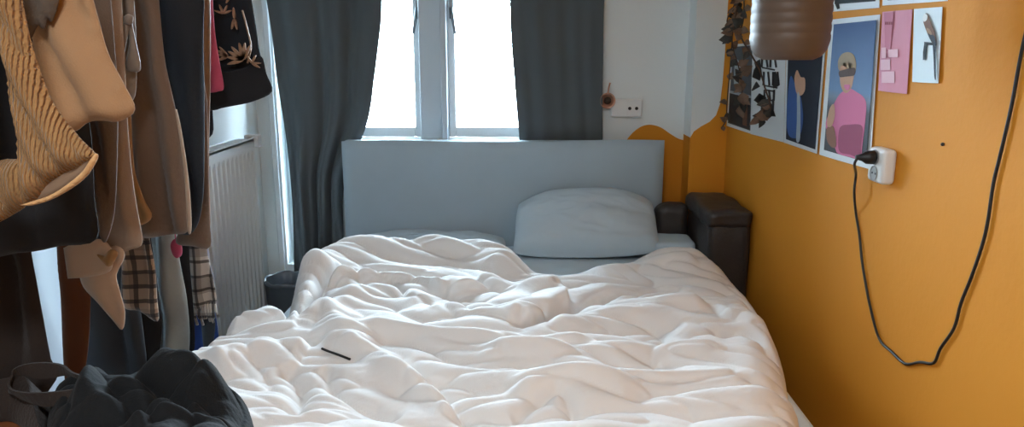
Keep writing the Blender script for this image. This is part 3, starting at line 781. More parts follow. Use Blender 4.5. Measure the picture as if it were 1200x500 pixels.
garment('bow_tail', '', '', M['taupe_light'], 1.78, [(146, 22), (140, 50), (136, 80), (140, 88), (146, 60), (152, 30)], T=.008, folds=(10, .003), step=.007, hung=False, parent=g)
garment('bow_tail', '', '', M['taupe_light'], 1.785, [(150, 20), (152, 50), (147, 78), (156, 84), (165, 80), (160, 52), (154, 24)], T=.008, folds=(14, .004), step=.007, hung=False, parent=g)
garment('bow_knot', '', '', M['taupe_light'], 1.77, [(144, 20), (148, 28), (154, 28), (156, 20), (150, 16)], T=.012, folds=(10, .003), step=.006, hung=False, parent=g)
garment('scarf', 'ochre cloth corner peeping out between beige coat and brown suede', 'scarf', M['ochre'], 1.88,
    [(146, 120), (148, 200), (150, 250), (162, 264), (178, 254), (168, 232), (157, 196), (153, 120)], T=.010, folds=(8, .006), seed=11, step=.009)
g = garment('suede_coat', 'long brown suede coat with a pale painted rim light on its edge, hanging mid-rail', 'coat', M['suede'], 1.98,
    [(150, -30), (152, 100), (158, 200), (164, 262), (168, 278), (196, 275), (222, 270), (222, 240), (217, 200), (212, 160), (204, 120), (192, 60), (184, -30)], T=.028, folds=(9, .012), seed=12)
garment('edge_highlight', '', '', M['suede_rim_light'], 1.945, [(205, 128), (212, 170), (217, 215), (220, 268), (224, 270), (223, 235), (219, 195), (212, 150), (207, 128)], T=.005, folds=(5, .001), step=.007, hung=False, parent=g)  # pale strip painted as rim light down the coat's right edge
garment('long_coat', 'blue-black coat hanging between the brown suede and the bronze satin', 'coat', M['navy'], 2.10,
    [(172, -30), (180, 120), (196, 230), (208, 268), (226, 272), (238, 230), (240, 120), (238, 40), (240, -30)], T=.03, folds=(6, .012), seed=13)
garment('long_skirt', 'brown skirt hanging low beneath the blue-black coat', 'skirt', M['suede'], 2.19,
    [(204, 120), (208, 200), (212, 260), (206, 284), (226, 288), (246, 289), (245, 250), (244, 180), (243, 120)], T=.02, folds=(9, .012), seed=14)
garment('satin_dress', 'narrow bronze satin dress edge beside the pink cloth', 'dress', M['satin'], 2.27,
    [(228, -30), (234, 60), (236, 120), (232, 200), (234, 270), (246, 272), (245, 200), (246, 120), (247, 60), (246, -30)], T=.018, folds=(14, .008), seed=15)
garment('blouse', 'raspberry pink blouse strip beside the embroidered black jacket', 'blouse', M['pink_cloth'], 2.36,
    [(240, -30), (242, 60), (243, 100), (246, 108), (256, 107), (262, 102), (257, 72), (251, 30), (248, -30)], T=.014, folds=(14, .006), seed=16, step=.009)
EMB = garment('jacket', 'black jacket with bronze flower embroidery, farthest to the right on the rail', 'jacket', M['navy'], 2.52,
    [(236, -30), (238, 60), (240, 120), (243, 129), (268, 125), (296, 119), (319, 107), (312, 86), (305, 62), (300, 30), (290, -30)], T=.026, folds=(6, .010), seed=17)
garment('hem_band', '', '', M['black_cloth'], 2.487, [(244, 84), (244, 127), (268, 124), (296, 118), (318, 106), (312, 86), (306, 66), (290, 78), (268, 84)], T=.008, folds=(5, .003), step=.012, hung=False, parent=EMB)
garment('underskirt', 'black underskirt edge ending above the radiator', 'skirt', M['black_cloth'], 2.62,
    [(225, 20), (228, 120), (232, 160), (249, 157), (249, 120), (250, 20)], T=.015, folds=(8, .006), seed=18)
# embroidered flowers on the jacket
def petal(bm, c, ang, L, W, y):
    n = 10; pts = []
    for k in range(n):
        t = k / n * 2 * math.pi; u, v = math.cos(t) * L / 2 + L / 2, math.sin(t) * W / 2 * (1 - .3 * math.cos(t))
        pts.append((c[0] + u * math.cos(ang) - v * math.sin(ang), c[1] + u * math.sin(ang) + v * math.cos(ang)))
    f = [bm.verts.new((a, y - .003, b)) for a, b in pts]; bk = [bm.verts.new((a, y + .004, b)) for a, b in pts]
    bm.faces.new(f[::-1]); bm.faces.new(bk)
    for k in range(n): bm.faces.new((f[k], f[(k + 1) % n], bk[(k + 1) % n], bk[k]))
for cx, cy, rad_, angs in ((286, 70, .055, (100, 130, 150, 170, 80, 60, 195)), (262, 16, .03, (20, 60, 110, 160)), (275, 22, .035, (250, 280, 90)), (296, 74, .03, (0, 60, 120, 330)), (268, 66, .04, (150, 170, 200, 130)), (270, -6, .03, (20, 80, 160, 240))):
    c = P(cx, cy, Y=2.475); bm = bmesh.new()
    for a in angs: petal(bm, (c.x, c.z), R(a), rad_, rad_ * .22, 2.472 if cy < 60 else 2.468)
    obj('embroidery', bm, M['bronze_thread'], EMB)
bm = bmesh.new(); tube(bm, smooth_curve([P(a, b, Y=2.478) for a, b in ((284, 12), (290, 35), (294, 55), (290, 74))], 6), .003, 6)
obj('embroidery', bm, M['bronze_thread'], EMB)

# lower layer: things on a second, shorter bar behind the upper clothes hang down further
garment('coat', 'rust brown coat edge beside the bright gap at the far left', 'coat', M['rust'], 1.95,
    [(64, 200), (68, 300), (72, 350), (76, 436), (84, 452), (100, 430), (106, 330), (104, 200)], T=.02, folds=(9, .010), seed=21)
garment('cardigan', 'dark slate cardigan hanging low under the beige cuff', 'cardigan', M['slate'], 2.15,
    [(80, 200), (84, 300), (84, 380), (88, 436), (104, 430), (120, 446), (150, 452), (172, 436), (160, 330), (140, 240), (130, 200)], T=.026, folds=(8, .014), seed=22)
garment('sweater', 'black sweater ending in points below the beige plaid scarf', 'sweater', M['black_cloth'], 2.225,
    [(110, 240), (118, 330), (128, 380), (148, 430), (166, 440), (182, 432), (189, 385), (184, 330), (170, 240)], T=.024, folds=(7, .012), seed=23)
garment('scarf', 'beige and black plaid scarf hanging beside the beige coat hem', 'scarf', M['plaid_a'], 2.045,
    [(140, 240), (143, 300), (144, 356), (164, 364), (185, 376), (184, 350), (181, 310), (176, 286), (170, 240)], T=.010, folds=(8, .006), seed=24, step=.010)
garment('quilted_jacket', 'pale grey satin jacket hanging low between the two plaid scarves', 'jacket', M['grey_jacket'], 2.31,
    [(170, 230), (178, 290), (184, 340), (184, 400), (196, 432), (216, 436), (222, 400), (219, 350), (210, 300), (206, 230)], T=.03, folds=(10, .016), seed=25)
garment('scarf', 'dark narrow scarf falling behind the fringed white plaid scarf', 'scarf', M['black_cloth'], 2.385,
    [(198, 230), (205, 300), (212, 350), (218, 405), (228, 408), (226, 350), (222, 300), (222, 230)], T=.012, folds=(14, .006), seed=26)
SCF = garment('scarf', 'white and black plaid scarf with fringed end in front of the radiator', 'scarf', M['plaid_b'], 2.43,
    [(210, 200), (216, 290), (222, 330), (226, 360), (242, 362), (254, 352), (248, 320), (242, 288), (238, 200)], T=.012, folds=(12, .008), seed=27, step=.010)
for i in range(9):
    a = P(227 + i * 3.1, 356 - i * .4, Y=2.42); random.seed(i)
    L = .05 + .03 * random.random()
    obj('fringe', tube(bmesh.new(), smooth_curve([a, a + Vector((.004, -.01, -L * .5)), a + Vector((.002 + .006 * random.random(), .0, -L))], 4), [.005] * 8 + [.003], 6) if False else
        tube(bmesh.new(), smooth_curve([a, a + Vector((.004, -.008, -L * .5)), a + Vector((.008 * random.random(), 0, -L))], 4), .0045, 6), M['plaid_b'], SCF, smooth=True)
garment('shirt', 'cobalt blue shirt tail showing lowest beneath the plaid scarves', 'shirt', M['blue'], 2.57,
    [(216, 260), (220, 340), (222, 400), (228, 436), (244, 438), (257, 424), (256, 392), (250, 350), (240, 260)], T=.016, folds=(10, .010), seed=28)
garment('cardigan', 'dark slate sleeve hanging over the blue shirt tail', 'cardigan', M['slate'], 2.46,
    [(222, 260), (230, 340), (236, 380), (240, 412), (248, 410), (252, 380), (248, 350), (240, 300), (236, 260)], T=.014, folds=(12, .008), seed=29)
c = P(207, 291, Y=2.2)
bm = bmesh.new(); bmesh.ops.create_uvsphere(bm, u_segments=18, v_segments=12, radius=.022)
for v in bm.verts: v.co = Vector((v.co.x * .8, v.co.y * .6, v.co.z * 1.35)) * (1 + .12 * noise.noise(v.co * 60)) + c
pom = obj('pompom', bm, M['pink_cloth'], smooth=True, label='small pink pompom dangling under the brown skirt hem', category='pompom')
obj('cord', tube(bmesh.new(), [c + Vector((0, 0, .02)), c + Vector((0, .0, .15)), Vector((RAILX + .1, 2.2, 1.6)), Vector((RAILX, 2.2, RAILZ))], .002, 6), M['pink_cloth'], pom)

# ------------------------------------------------------------------ bench with the black clothes
BZ = .745
bench = thing('table', 'brown wooden table under the black clothes at the lower left corner', 'table', (-1.1, 1.25, 0))
obj('table_top', bx(-1.36, -.90, .85, 1.56, BZ - .03, BZ, .006), M['wood'], bench)
for x in (-1.33, -.94):
    for y in (.89, 1.39): obj('leg', bx(x - .02, x + .02, y - .02, y + .02, 0, BZ - .03, .004), M['wood'], bench)
def heap(name, label, cat, m, outline, z0, T, ridges, seed, exc=(1.03, 1.025), n=129, slope=None):
    """a dropped garment: puffed sheet over z0 with its own folds; outline = places of the photo at height z0 (front-left, back, right, front)"""
    fl, bk, rt, fr = [along([Vector(ZP(a, b, z)) for a, b, z in e], n) for e in outline]
    xy = coons(fr, bk, fl, rt); x, y = xy[..., 0], xy[..., 1]
    rim = np.concatenate([fr, rt, bk[::-1], fl[::-1]])
    d = seg_dist(x, y, [tuple(p) for p in rim[::4]] + [tuple(rim[0])])[0]
    h = T * np.sqrt(np.clip(1 - (1 - np.clip(d / .16, 0, 1)) ** 2, 0, 1)) * (1 + .5 * pn(x * 4, y * 4, seed))
    for px, hh, w in ridges:
        pts = [tuple(q) for q in along([Vector(ZP(a, b, .84)) for a, b in px], 20)]
        dd, sd, s = seg_dist(x, y, pts); h = h + hh * np.exp(-(dd / w) ** 2) * S(s / .2 + .2) * S((1 - s) / .2 + .2) * S(d / .04)
    h = h + (.045 * np.sqrt(np.abs(pn(x * 9 + y * 4, y * 10 - x * 3, seed + 1)) + .003) - .015) * S(d / .05)
    h = np.maximum(h, .003)
    zb = np.full(x.shape, z0) if slope is None else slope(x, y)
    top = relax(np.stack([x, y, zb + h], -1), exc, [80, 50, 20], seed=seed, amp=.008, hold=.05, floor=None, bend=.4)
    top[..., 2] = np.maximum(top[..., 2], zb + .003)
    return obj(name, grid_mesh(name, top, np.stack([x, y, zb], -1)), m, smooth=True, label=label, category=cat)
M['heap'] = mat('faded black denim', srgb(19, 21, 23), .85, sheen=.1, bump=.25, bscale=250)
from mathutils.bvhtree import BVHTree
dvt = BVHTree.FromPolygons([v.co.copy() for v in dv.data.vertices], [tuple(p.vertices) for p in dv.data.polygons])
def over(x, y):
    out = np.full(x.shape, BZ + .006)
    for i in np.ndindex(x.shape):
        h = dvt.ray_cast(Vector((x[i], y[i], 2)), Vector((0, 0, -1)))[0]
        if h is not None: out[i] = max(out[i], h.z + .004)
    return out
def smooth_over(x, y):
    z = over(x, y)
    for _ in range(5): z[1:-1, 1:-1] = np.maximum.reduce([z[1:-1, 1:-1], z[:-2, 1:-1], z[2:, 1:-1], z[1:-1, :-2], z[1:-1, 2:]])
    for _ in range(220):
        p = np.pad(z, 1, 'edge'); z = (p[:-2, 1:-1] + p[2:, 1:-1] + p[1:-1, :-2] + p[1:-1, 2:]) / 4
    return z
heap('jacket', 'crumpled black jacket thrown from the table onto the white duvet', 'jacket', M['heap'],
     ([(66, 640, BZ), (58, 560, BZ), (56, 510, BZ), (64, 477, BZ)],
      [(64, 477, BZ), (120, 474, BZ), (200, 476, BZ), (262, 486, .74), (294, 500, .73)],
      [(304, 640, .73), (302, 560, .73), (300, 520, .73), (294, 500, .73)],
      [(66, 640, BZ), (140, 640, BZ), (210, 640, BZ), (304, 640, .73)]),
     BZ, .105, [([(116, 416), (150, 422), (205, 440), (262, 468)], .045, .035), ([(118, 420), (108, 455), (90, 485)], .03, .022), ([(150, 496), (210, 482), (245, 464)], .025, .018), ([(150, 515), (200, 495), (276, 492)], .025, .018), ([(135, 450), (180, 462), (225, 484)], -.03, .018), ([(125, 470), (150, 482), (190, 512)], -.025, .016)], 31, slope=smooth_over, exc=(1.06, 1.05))
heap('trousers', 'dark trousers with a looped waistband lying at the left of the black jacket', 'trousers', M['dark_brown'],
     ([(-40, 510, BZ), (-34, 498, BZ), (-28, 488, BZ), (-20, 477, BZ)],
      [(-20, 477, BZ), (10, 474, BZ), (40, 474, BZ), (62, 476, BZ)],
      [(60, 540, BZ), (54, 515, BZ), (56, 495, BZ), (62, 476, BZ)],
      [(-40, 510, BZ), (-10, 497, BZ), (20, 497, BZ), (60, 540, BZ)]),
     BZ, .11, [], 33, exc=(1.06, 1.05))
lp = [P(a, b, Z=BZ + z) for a, b, z in ((112, 440, .10), (92, 435, .105), (70, 428, .11), (35, 427, .11), (14, 432, .105), (9, 444, .09), (22, 455, .085), (60, 459, .09), (92, 456, .10), (116, 442, .10))]
def ribbon(pts, h, th):
    bm = bmesh.new(); rows = []
    for i, p in enumerate(pts):
        t = (pts[min(i + 1, len(pts) - 1)] - pts[max(i - 1, 0)]); t.z = 0; t.normalize(); n = Vector((-t.y, t.x, 0)) * th / 2
        hh = h * (1 + .25 * math.sin(i * .5)); lean = n * 4 * math.sin(i * .3)
        rows.append([bm.verts.new(q) for q in (p + n + lean, p - n + lean, p - n - Vector((0, 0, hh)), p + n - Vector((0, 0, hh)))])
    for a, b in zip(rows, rows[1:]):
        for k in range(4): bm.faces.new((a[k], a[(k + 1) % 4], b[(k + 1) % 4], b[k]))
    bm.faces.new(rows[0][::-1]); bm.faces.new(rows[-1]); return bm
obj('waistband', ribbon(smooth_curve(lp, 6), .026, .005), M['dark_brown'], bpy.data.objects['trousers.001'], smooth=False)

# thin dark cord on the duvet
dg = bpy.context.evaluated_depsgraph_get()
def on_duvet(px, py, up=.004):
    o = Vector((0, 0, CAMH)); d = (P(px, py, Z=0) - o).normalized()
    hit, loc, nor, _ = dv.ray_cast(o, d); return loc + nor * up if hit else P(px, py, Z=.66)
obj('cord', tube(bmesh.new(), smooth_curve([on_duvet(a, b) for a, b in ((377, 409), (385, 412), (394, 415), (402, 418), (411, 421))], 4), .0035, 8), M['plastic_dark'], smooth=True,
    label='thin black cord lying on the left part of the white duvet', category='cord')

# ------------------------------------------------------------------ things on the orange wall
def WP(px, py, off=0.0): return P(px, py, X=XR - off)
def wall_sheet(name, px, off, th, m, parent=None, bow=0, nu=8, nv=8, **tags):
    """flat sheet on the right wall: four corners in the photograph (tl, tr, br, bl), real thickness th"""
    c = [WP(a, b, off) for a, b in px]; bm = bmesh.new(); F_, B_ = [], []
    for j in range(nv + 1):
        for i in range(nu + 1):
            u, v = i / nu, j / nv
            p = (c[0] * (1 - u) + c[1] * u) * (1 - v) + (c[3] * (1 - u) + c[2] * u) * v
            dx = -bow * math.sin(math.pi * u) * (.4 + v * .6)
            F_.append(bm.verts.new(p + Vector((dx, 0, 0)))); B_.append(bm.verts.new(p + Vector((dx + th, 0, 0))))
    I = lambda i, j: j * (nu + 1) + i
    for j in range(nv):
        for i in range(nu):
            q = (I(i, j), I(i + 1, j), I(i + 1, j + 1), I(i, j + 1))
            bm.faces.new([F_[k] for k in q]); bm.faces.new([B_[k] for k in q][::-1])
    rim = [I(i, 0) for i in range(nu)] + [I(nu, j) for j in range(nv)] + [I(i, nv) for i in range(nu, 0, -1)] + [I(0, j) for j in range(nv, 0, -1)]
    for a, b in zip(rim, rim[1:] + rim[:1]): bm.faces.new((F_[b], F_[a], B_[a], B_[b]))
    bmesh.ops.recalc_face_normals(bm, faces=bm.faces)
    return obj(name, bm, m, parent, **tags)
def wall_shape(name, px, off, m, parent, smooth_n=5, th=.0006):
    pts = [WP(a, b, off) for a, b in px]
    if smooth_n > 1: pts = smooth_curve(pts, smooth_n, closed=True)
    bm = bmesh.new(); f = [bm.verts.new(p) for p in pts]; b = [bm.verts.new(p + Vector((th, 0, 0))) for p in pts]
    n = len(f)
    for k in range(n): bm.faces.new((f[k], f[(k + 1) % n], b[(k + 1) % n], b[k]))
    bm.faces.new(f); bm.faces.new(b[::-1])
    bmesh.ops.triangulate(bm, faces=[q for q in bm.faces if len(q.verts) > 4])
    bmesh.ops.recalc_face_normals(bm, faces=bm.faces)
    return obj(name, bm, m, parent)
def vgrad(name, stops, z0, z1):
    """printed picture with bands of colour from bottom z0 to top z1"""
    m = mat(name, (1, 1, 1, 1), .6, spec=.15); N = m.node_tree.nodes; L = m.node_tree.links
    tc = N.new('ShaderNodeTexCoord'); sp = N.new('ShaderNodeSeparateXYZ'); mr = N.new('ShaderNodeMapRange'); cr = N.new('ShaderNodeValToRGB')
    L.new(tc.outputs['Object'], sp.inputs[0]); L.new(sp.outputs[2], mr.inputs[0]); mr.inputs[1].default_value = z0; mr.inputs[2].default_value = z1
    L.new(mr.outputs[0], cr.inputs[0])
    while len(cr.color_ramp.elements) < len(stops): cr.color_ramp.elements.new(.5)
    for e, (p, c) in zip(cr.color_ramp.elements, stops): e.position = p; e.color = c
    L.new(cr.outputs[0], N['Principled BSDF'].inputs['Base Color']); return m
K = {n: mat('print ' + n, srgb(*c), .6, spec=.15) for n, c in dict(pink=(206, 112, 148), pink_dark=(150, 70, 98), skin=(196, 152, 124), skin_dark=(134, 92, 72), hair=(170, 150, 124), shade=(84, 62, 54), navy=(30, 36, 48), blue=(60, 92, 150), pale=(170, 182, 190), brown=(110, 74, 54), white=(225, 228, 228), grey=(84, 90, 96), black=(20, 21, 24), dark=(52, 50, 50), sand=(150, 116, 90)).items()}
# portrait in a pink shirt
po = wall_sheet('poster', [(973, 23), (1031, 17), (1019, 198), (960, 181)], .006, .002, M['paper'], bow=.004,
    label='large white-bordered poster of a blond person in a pink shirt and sunglasses', category='poster')
pz0, pz1 = WP(1000, 186).z, WP(1000, 28).z
wall_sheet('picture', [(977, 28.5), (1027, 23.5), (1015, 190), (965.5, 175.5)], .0115, .001, vgrad('poster sky', [(0, srgb(60, 58, 60)), (.36, srgb(84, 88, 96)), (.44, srgb(126, 140, 156)), (.50, srgb(112, 140, 176)), (1, srgb(58, 84, 128))], pz0, pz1), po)
wall_shape('shirt_print', [(982, 113), (988, 107), (996, 104), (1004, 108), (1012, 114), (1015, 124), (1013, 150), (1010, 172), (1008, 186), (996, 184), (980, 178), (981, 160), (976, 150), (969, 152), (968, 142), (974, 128)], .0126, K['pink'], po)
wall_shape('shirt_fold_print', [(984, 150), (996, 146), (1010, 148), (1009, 170), (1007, 184), (996, 181), (983, 176)], .0130, K['pink_dark'], po)
wall_shape('arm_print', [(969, 150), (976, 148), (979, 160), (979, 172), (974, 172), (969, 164)], .0132, K['skin_dark'], po)
wall_shape('sleeve_print', [(972, 128), (977, 122), (978, 136), (974, 148), (969, 146)], .0133, K['skin'], po)
wall_shape('face_print', [(984, 70), (987, 64), (994, 62), (1000, 66), (1002, 76), (1000, 92), (997, 104), (991, 109), (986, 103), (984, 90)], .0127, K['skin'], po)
wall_shape('hair_print', [(983, 82), (982, 72), (986, 64), (993, 61), (1000, 64), (1003, 74), (1002, 84), (999, 74), (994, 70), (988, 72)], .0131, K['hair'], po)
wall_shape('glasses_print', [(983, 84), (988, 82), (996, 80), (1002, 80), (1001, 88), (995, 89), (989, 90), (984, 90)], .0134, K['shade'], po)
wall_shape('mouth_print', [(989, 100), (993, 99), (996, 100), (994.5, 105), (991, 105)], .0134, K['pink'], po)
# dark figure poster
p2_ = wall_sheet('poster', [(922, 40), (969.5, 24), (957, 180), (918.5, 167)], .004, .0015, M['paper'],
    label='dark blue poster with a blurred standing figure, beside the pink shirt portrait', category='poster')
wall_sheet('picture', [(924, 42), (966.5, 29), (955, 175), (921, 163)], .0055, .001, K['navy'], p2_)
wall_shape('cloak_print', [(926, 90), (932, 100), (938, 112), (941, 140), (936, 160), (924, 158), (922, 130)], .0063, K['blue'], p2_)
wall_shape('figure_print', [(931, 92), (934, 82), (938, 90), (943, 92), (943, 106), (938, 112), (933, 108)], .0067, K['skin'], p2_)
wall_shape('legs_print', [(934, 110), (937, 112), (938, 140), (937, 164), (933, 164), (934, 138)], .0067, K['pale'], p2_)
# lettering poster: rows of heavy black strokes
p3 = wall_sheet('poster', [(884, 50), (921, 42), (918, 166.5), (880, 157)], .004, .0015, M['paper'],
    label='white poster with rows of heavy black hand-drawn lettering behind the trailing vine', category='poster')
def stroke(px, w=1.6):
    pts = []
    for k, (a, b) in enumerate(px):
        p, q = px[max(k - 1, 0)], px[min(k + 1, len(px) - 1)]
        dx, dy = q[0] - p[0], q[1] - p[1]; l = math.hypot(dx, dy) or 1; pts.append((a, b, -dy / l * w / 2, dx / l * w / 2))
    wall_shape('lettering', [(a + u, b + v) for a, b, u, v in pts] + [(a - u, b - v) for a, b, u, v in pts[::-1]], .0062, M['ink'], p3, 1)
for y0, y1, xs in ((69, 79, (893, 898, 903, 908)), (84, 100, (895, 900, 906, 911)), (105, 118, (896, 901, 907)), (116, 132, (893, 899, 906))):
    for k, xx_ in enumerate(xs):
        stroke([(xx_, y0), (xx_ + (1.5 if k % 2 else -.5), y1)], 2.3)
    stroke([(xs[0], y1), (xs[-1], y1 + 3)] if y0 < 100 else [(xs[0], y0), (xs[-1], y0 + 2)], 1.8)
stroke([(908, 84), (912, 100), (906, 103)], 2.2); stroke([(884, 118), (890, 110), (897, 114), (890, 122), (896, 126)], 2.0); stroke([(905, 128), (908, 136), (901, 135)], 2.2)
stroke([(882, 136), (890, 131), (893, 139), (900, 139), (906, 134), (905, 124), (899, 116)], 1.4)
stroke([(884, 74), (890, 70), (891, 78), (884, 82), (882, 90), (890, 94), (892, 86)], 1.5); stroke([(881, 106), (890, 101), (886, 96)], 1.5)
# street photo poster at the far end
p4 = wall_sheet('poster', [(857, 52), (884, 50), (881, 157), (850.5, 147)], .004, .0015, M['paper'],
    label='grey-brown photo poster at the far end of the row, next to the wall corner', category='poster')
wall_sheet('picture', [(859, 55), (881.5, 53), (879, 153), (853, 144)], .0055, .001, K['grey'], p4)
wall_shape('print_patch', [(855, 108), (879, 114), (878, 152), (854, 143)], .0063, K['dark'], p4, 1)
wall_shape('print_patch', [(871, 116), (876, 117), (875, 148), (870, 146)], .0067, K['brown'], p4, 1)
wall_shape('print_patch', [(856, 106), (880, 112), (880, 115), (855, 109)], .0067, K['pale'], p4, 1)
wall_shape('print_patch', [(862, 70), (868, 78), (866, 100), (860, 98)], .0067, K['pale'], p4)
# two posters cut by the top of the picture
p5 = wall_sheet('poster', [(974, -60), (1032, -75), (1030, 9), (972, 14)], .004, .0015, M['paper'],
    label='white-bordered black and grey picture above the pink shirt portrait', category='poster')
wall_sheet('picture', [(979, -55), (1027, -68), (1025.5, 1.5), (978, 5)], .0055, .001, K['grey'], p5)
wall_shape('print_patch', [(978, -4), (1026, -8), (1025.5, 1), (978, 4.5)], .0062, K['black'], p5, 1)
wall_shape('print_patch', [(980, -4), (983, 4), (982, 8), (984, 10), (981, 11), (979, 6), (978, 0)], .0066, K['black'], p5, 1)
p6 = wall_sheet('poster', [(1036, -75), (1114, -95), (1110, 1), (1034, 6.5)], .004, .0015, M['paper'],
    label='white-bordered dark picture above the pink sheet and the parrot card', category='poster')
wall_sheet('picture', [(1042, -68), (1108, -86), (1104, -4.5), (1040, .5)], .0055, .001, K['grey'], p6)
# pink sheet
p7 = wall_sheet('leaflet', [(1034, 14), (1069, 11), (1062.5, 110), (1029, 106)], .005, .001, M['paper_pink'], bow=.006,
    label='curled pink leaflet with pale print, between portrait poster and parrot card', category='leaflet')
wall_sheet('fold_strip', [(1036, 15), (1047, 14), (1043, 60), (1037, 60)], .0115, .0006, mat('darker pink print', srgb(196, 116, 138), .7), p7)
for k in range(4): wall_shape('lettering', [(1037 + k * 2.3, 25.6), (1038.6 + k * 2.3, 25.4), (1038.6 + k * 2.3, 28.8), (1037 + k * 2.3, 29)], .0125, M['ink_red'], p7, 1)
for a, b, c_, d_ in ((1033, 56, 1038, 68), (1041, 58, 1052, 67), (1032, 70, 1043, 82), (1033, 84, 1048, 97)):
    wall_shape('print_block', [(a, b), (c_, b - .5), (c_, d_), (a, d_)], .0122, M['ink_pink'], p7, 1)
# bird card
p8 = wall_sheet('card', [(1071, 10.5), (1104, 8), (1099, 97.5), (1069, 96)], .006, .0015, mat('pale blue card', srgb(208, 222, 226), .6), bow=.003,
    label='pale card with a brown parrot on a black perch, rightmost of the wall pictures', category='card')
wall_shape('bird_body', [(1082, 19), (1085, 15.5), (1088, 19), (1091, 27), (1095, 37), (1097, 47), (1096, 54), (1092, 50), (1088, 42), (1084, 32), (1082, 25)], .0105, K['brown'], p8)
wall_shape('bird_head', [(1081.5, 20), (1083.5, 16), (1086.5, 18), (1086, 23), (1083, 25.5), (1081.5, 23)], .0109, K['white'], p8)
wall_shape('bird_wing', [(1087, 37), (1091, 40), (1095, 43), (1097, 53), (1093, 50), (1089, 44)], .0109, K['navy'], p8)
wall_shape('bird_breast', [(1085.5, 33), (1089, 34), (1092, 39), (1091, 41), (1087, 38)], .0111, K['sand'], p8)
wall_shape('bird_tail', [(1093, 50), (1096, 53), (1096, 70), (1096.4, 92), (1095, 90), (1094, 70)], .0108, K['navy'], p8)
wall_shape('perch', [(1083, 49), (1093, 50), (1093, 53), (1083, 52.5)], .0107, K['black'], p8, 1)
wall_shape('perch', [(1083, 52), (1086.5, 52.5), (1085.2, 60), (1084.6, 70), (1081.4, 70), (1081.6, 61)], .0107, K['black'], p8, 1)
# double socket with plug and cable
SX = XR
s0, s1 = WP(1019, 172), WP(1042, 176); s2 = WP(1030, 214)
ya, yb, za, zb = P(1043, 190, X=XR - .02).y, P(1020, 190, X=XR - .03).y, P(1030, 215, X=XR - .03).z, P(1030, 173, X=XR - .03).z
sock = thing('wall_socket', 'white double socket on the orange wall with a black plug in its upper outlet', 'socket', (XR, (ya + yb) / 2, za))
obj('socket_body', bx(XR - .038, XR, ya, yb, za, zb, .012, 4), M['plastic_white'], sock, smooth=False)
RX90 = Matrix.Rotation(R(-90), 3, 'Y')
ym = (ya + yb) / 2
for fz in (.73, .27):
    z = za + (zb - za) * fz
    bm = bmesh.new(); lathe(bm, [(.0195, 0), (.0215, .002), (.0195, .003), (.017, .0005), (.005, .0005)], 28, (XR - .038, ym, z), RX90)
    rg = obj('outlet', bm, mat('shadow grey plastic', srgb(150, 150, 148), .4), sock, smooth=False)
    for dy in (-.0095, .0095):
        obj('hole', lathe(bmesh.new(), [(.0028, 0), (.0028, .0012)], 12, (XR - .0385, ym + dy, z), RX90), M['plastic_dark'], rg)
zp = za + (zb - za) * .73
cab = thing('power_cable', 'long black cable hanging in a loop down the orange wall from the socket', 'cable', (XR, ym, zp))
obj('plug', lathe(bmesh.new(), [(.017, 0), (.019, .004), (.018, .022), (.010, .034), (.006, .05)], 24, (XR - .0415, ym, zp), RX90), M['plastic_dark'], cab, smooth=True)
pc = [Vector((XR - .085, ym, zp)), Vector((XR - .088, ym + .012, zp - .02))] + [WP(a, b, .006 if k > 1 else .03) for k, (a, b) in enumerate(((1003, 205), (1001, 225), (1003, 250), (1007, 275), (1010, 305), (1014, 330), (1019, 356), (1030, 396), (1045, 412), (1061, 426), (1078, 424), (1094, 425), (1102, 408), (1118, 384), (1126, 355), (1138, 325), (1150, 290), (1157, 262), (1164, 215), (1170, 190), (1180, 148), (1187, 115), (1196, 66), (1206, 20), (1216, -30), (1230, -120)))]
obj('flex', tube(bmesh.new(), smooth_curve(pc, 5), .0037, 8), M['plastic_dark'], cab, smooth=True)
obj('nail', lathe(bmesh.new(), [(.0035, 0), (.0045, .003), (.003, .006), (.0005, .0075)], 12, WP(1106, 169), RX90), M['plastic_dark'], label='tiny dark nail in the orange wall below the parrot card', category='nail')

# socket and copper holder on the window wall
q0, q1 = P(716, 137, Y=YB - .03), P(753, 116, Y=YB - .03)
ws = thing('wall_socket', 'white horizontal socket box on the pale wall right of the dark curtain', 'socket', ((q0.x + q1.x) / 2, YB, q0.z))
obj('socket_body', bx(q0.x, q1.x, YB - .035, YB, q0.z, q1.z, .006, 3), M['plastic_white'], ws)
obj('blank_plate', bx(q0.x + .006, (q0.x + q1.x) / 2 - .003, YB - .038, YB - .034, q0.z + .008, q1.z - .008, .001), M['plastic_white'], ws)
sp_ = obj('outlet_plate', bx((q0.x + q1.x) / 2 + .003, q1.x - .006, YB - .038, YB - .034, q0.z + .008, q1.z - .008, .001), M['plastic_white'], ws)
for px in (738, 746):
    c = P(px, 127, Y=YB - .038); obj('hole', tube(bmesh.new(), [c, c + Vector((0, -.002, 0))], .0085, 16), M['plastic_dark'], sp_)
hc = P(712, 118, Y=YB - .06)
hk = thing('wall_lamp', 'small round copper wall light with an upright stem beside the socket box', 'lamp', tuple(hc))
RXy = Matrix.Rotation(R(90), 3, 'X')
obj('dome', lathe(bmesh.new(), [(.012, -.06), (.020, -.045), (.036, -.015), (.040, 0), (.037, .004), (.030, -.008), (.012, -.02)], 32, (hc.x, hc.y, hc.z), RXy), M['copper'], hk, smooth=True)
obj('bulb', lathe(bmesh.new(), [(.004, -.02), (.016, -.012), (.019, .0), (.014, .012), (.004, .017)], 20, (hc.x, hc.y, hc.z), RXy), mat('dark glass', srgb(60, 44, 36), .1), hk, smooth=True)
obj('stem', tube(bmesh.new(), smooth_curve([(hc.x, hc.y, hc.z + .03), (hc.x + .004, hc.y + .005, hc.z + .06), (hc.x + .010, hc.y, hc.z + .088)], 4), [.004] * 8 + [.006], 10), M['copper'], hk, smooth=True)

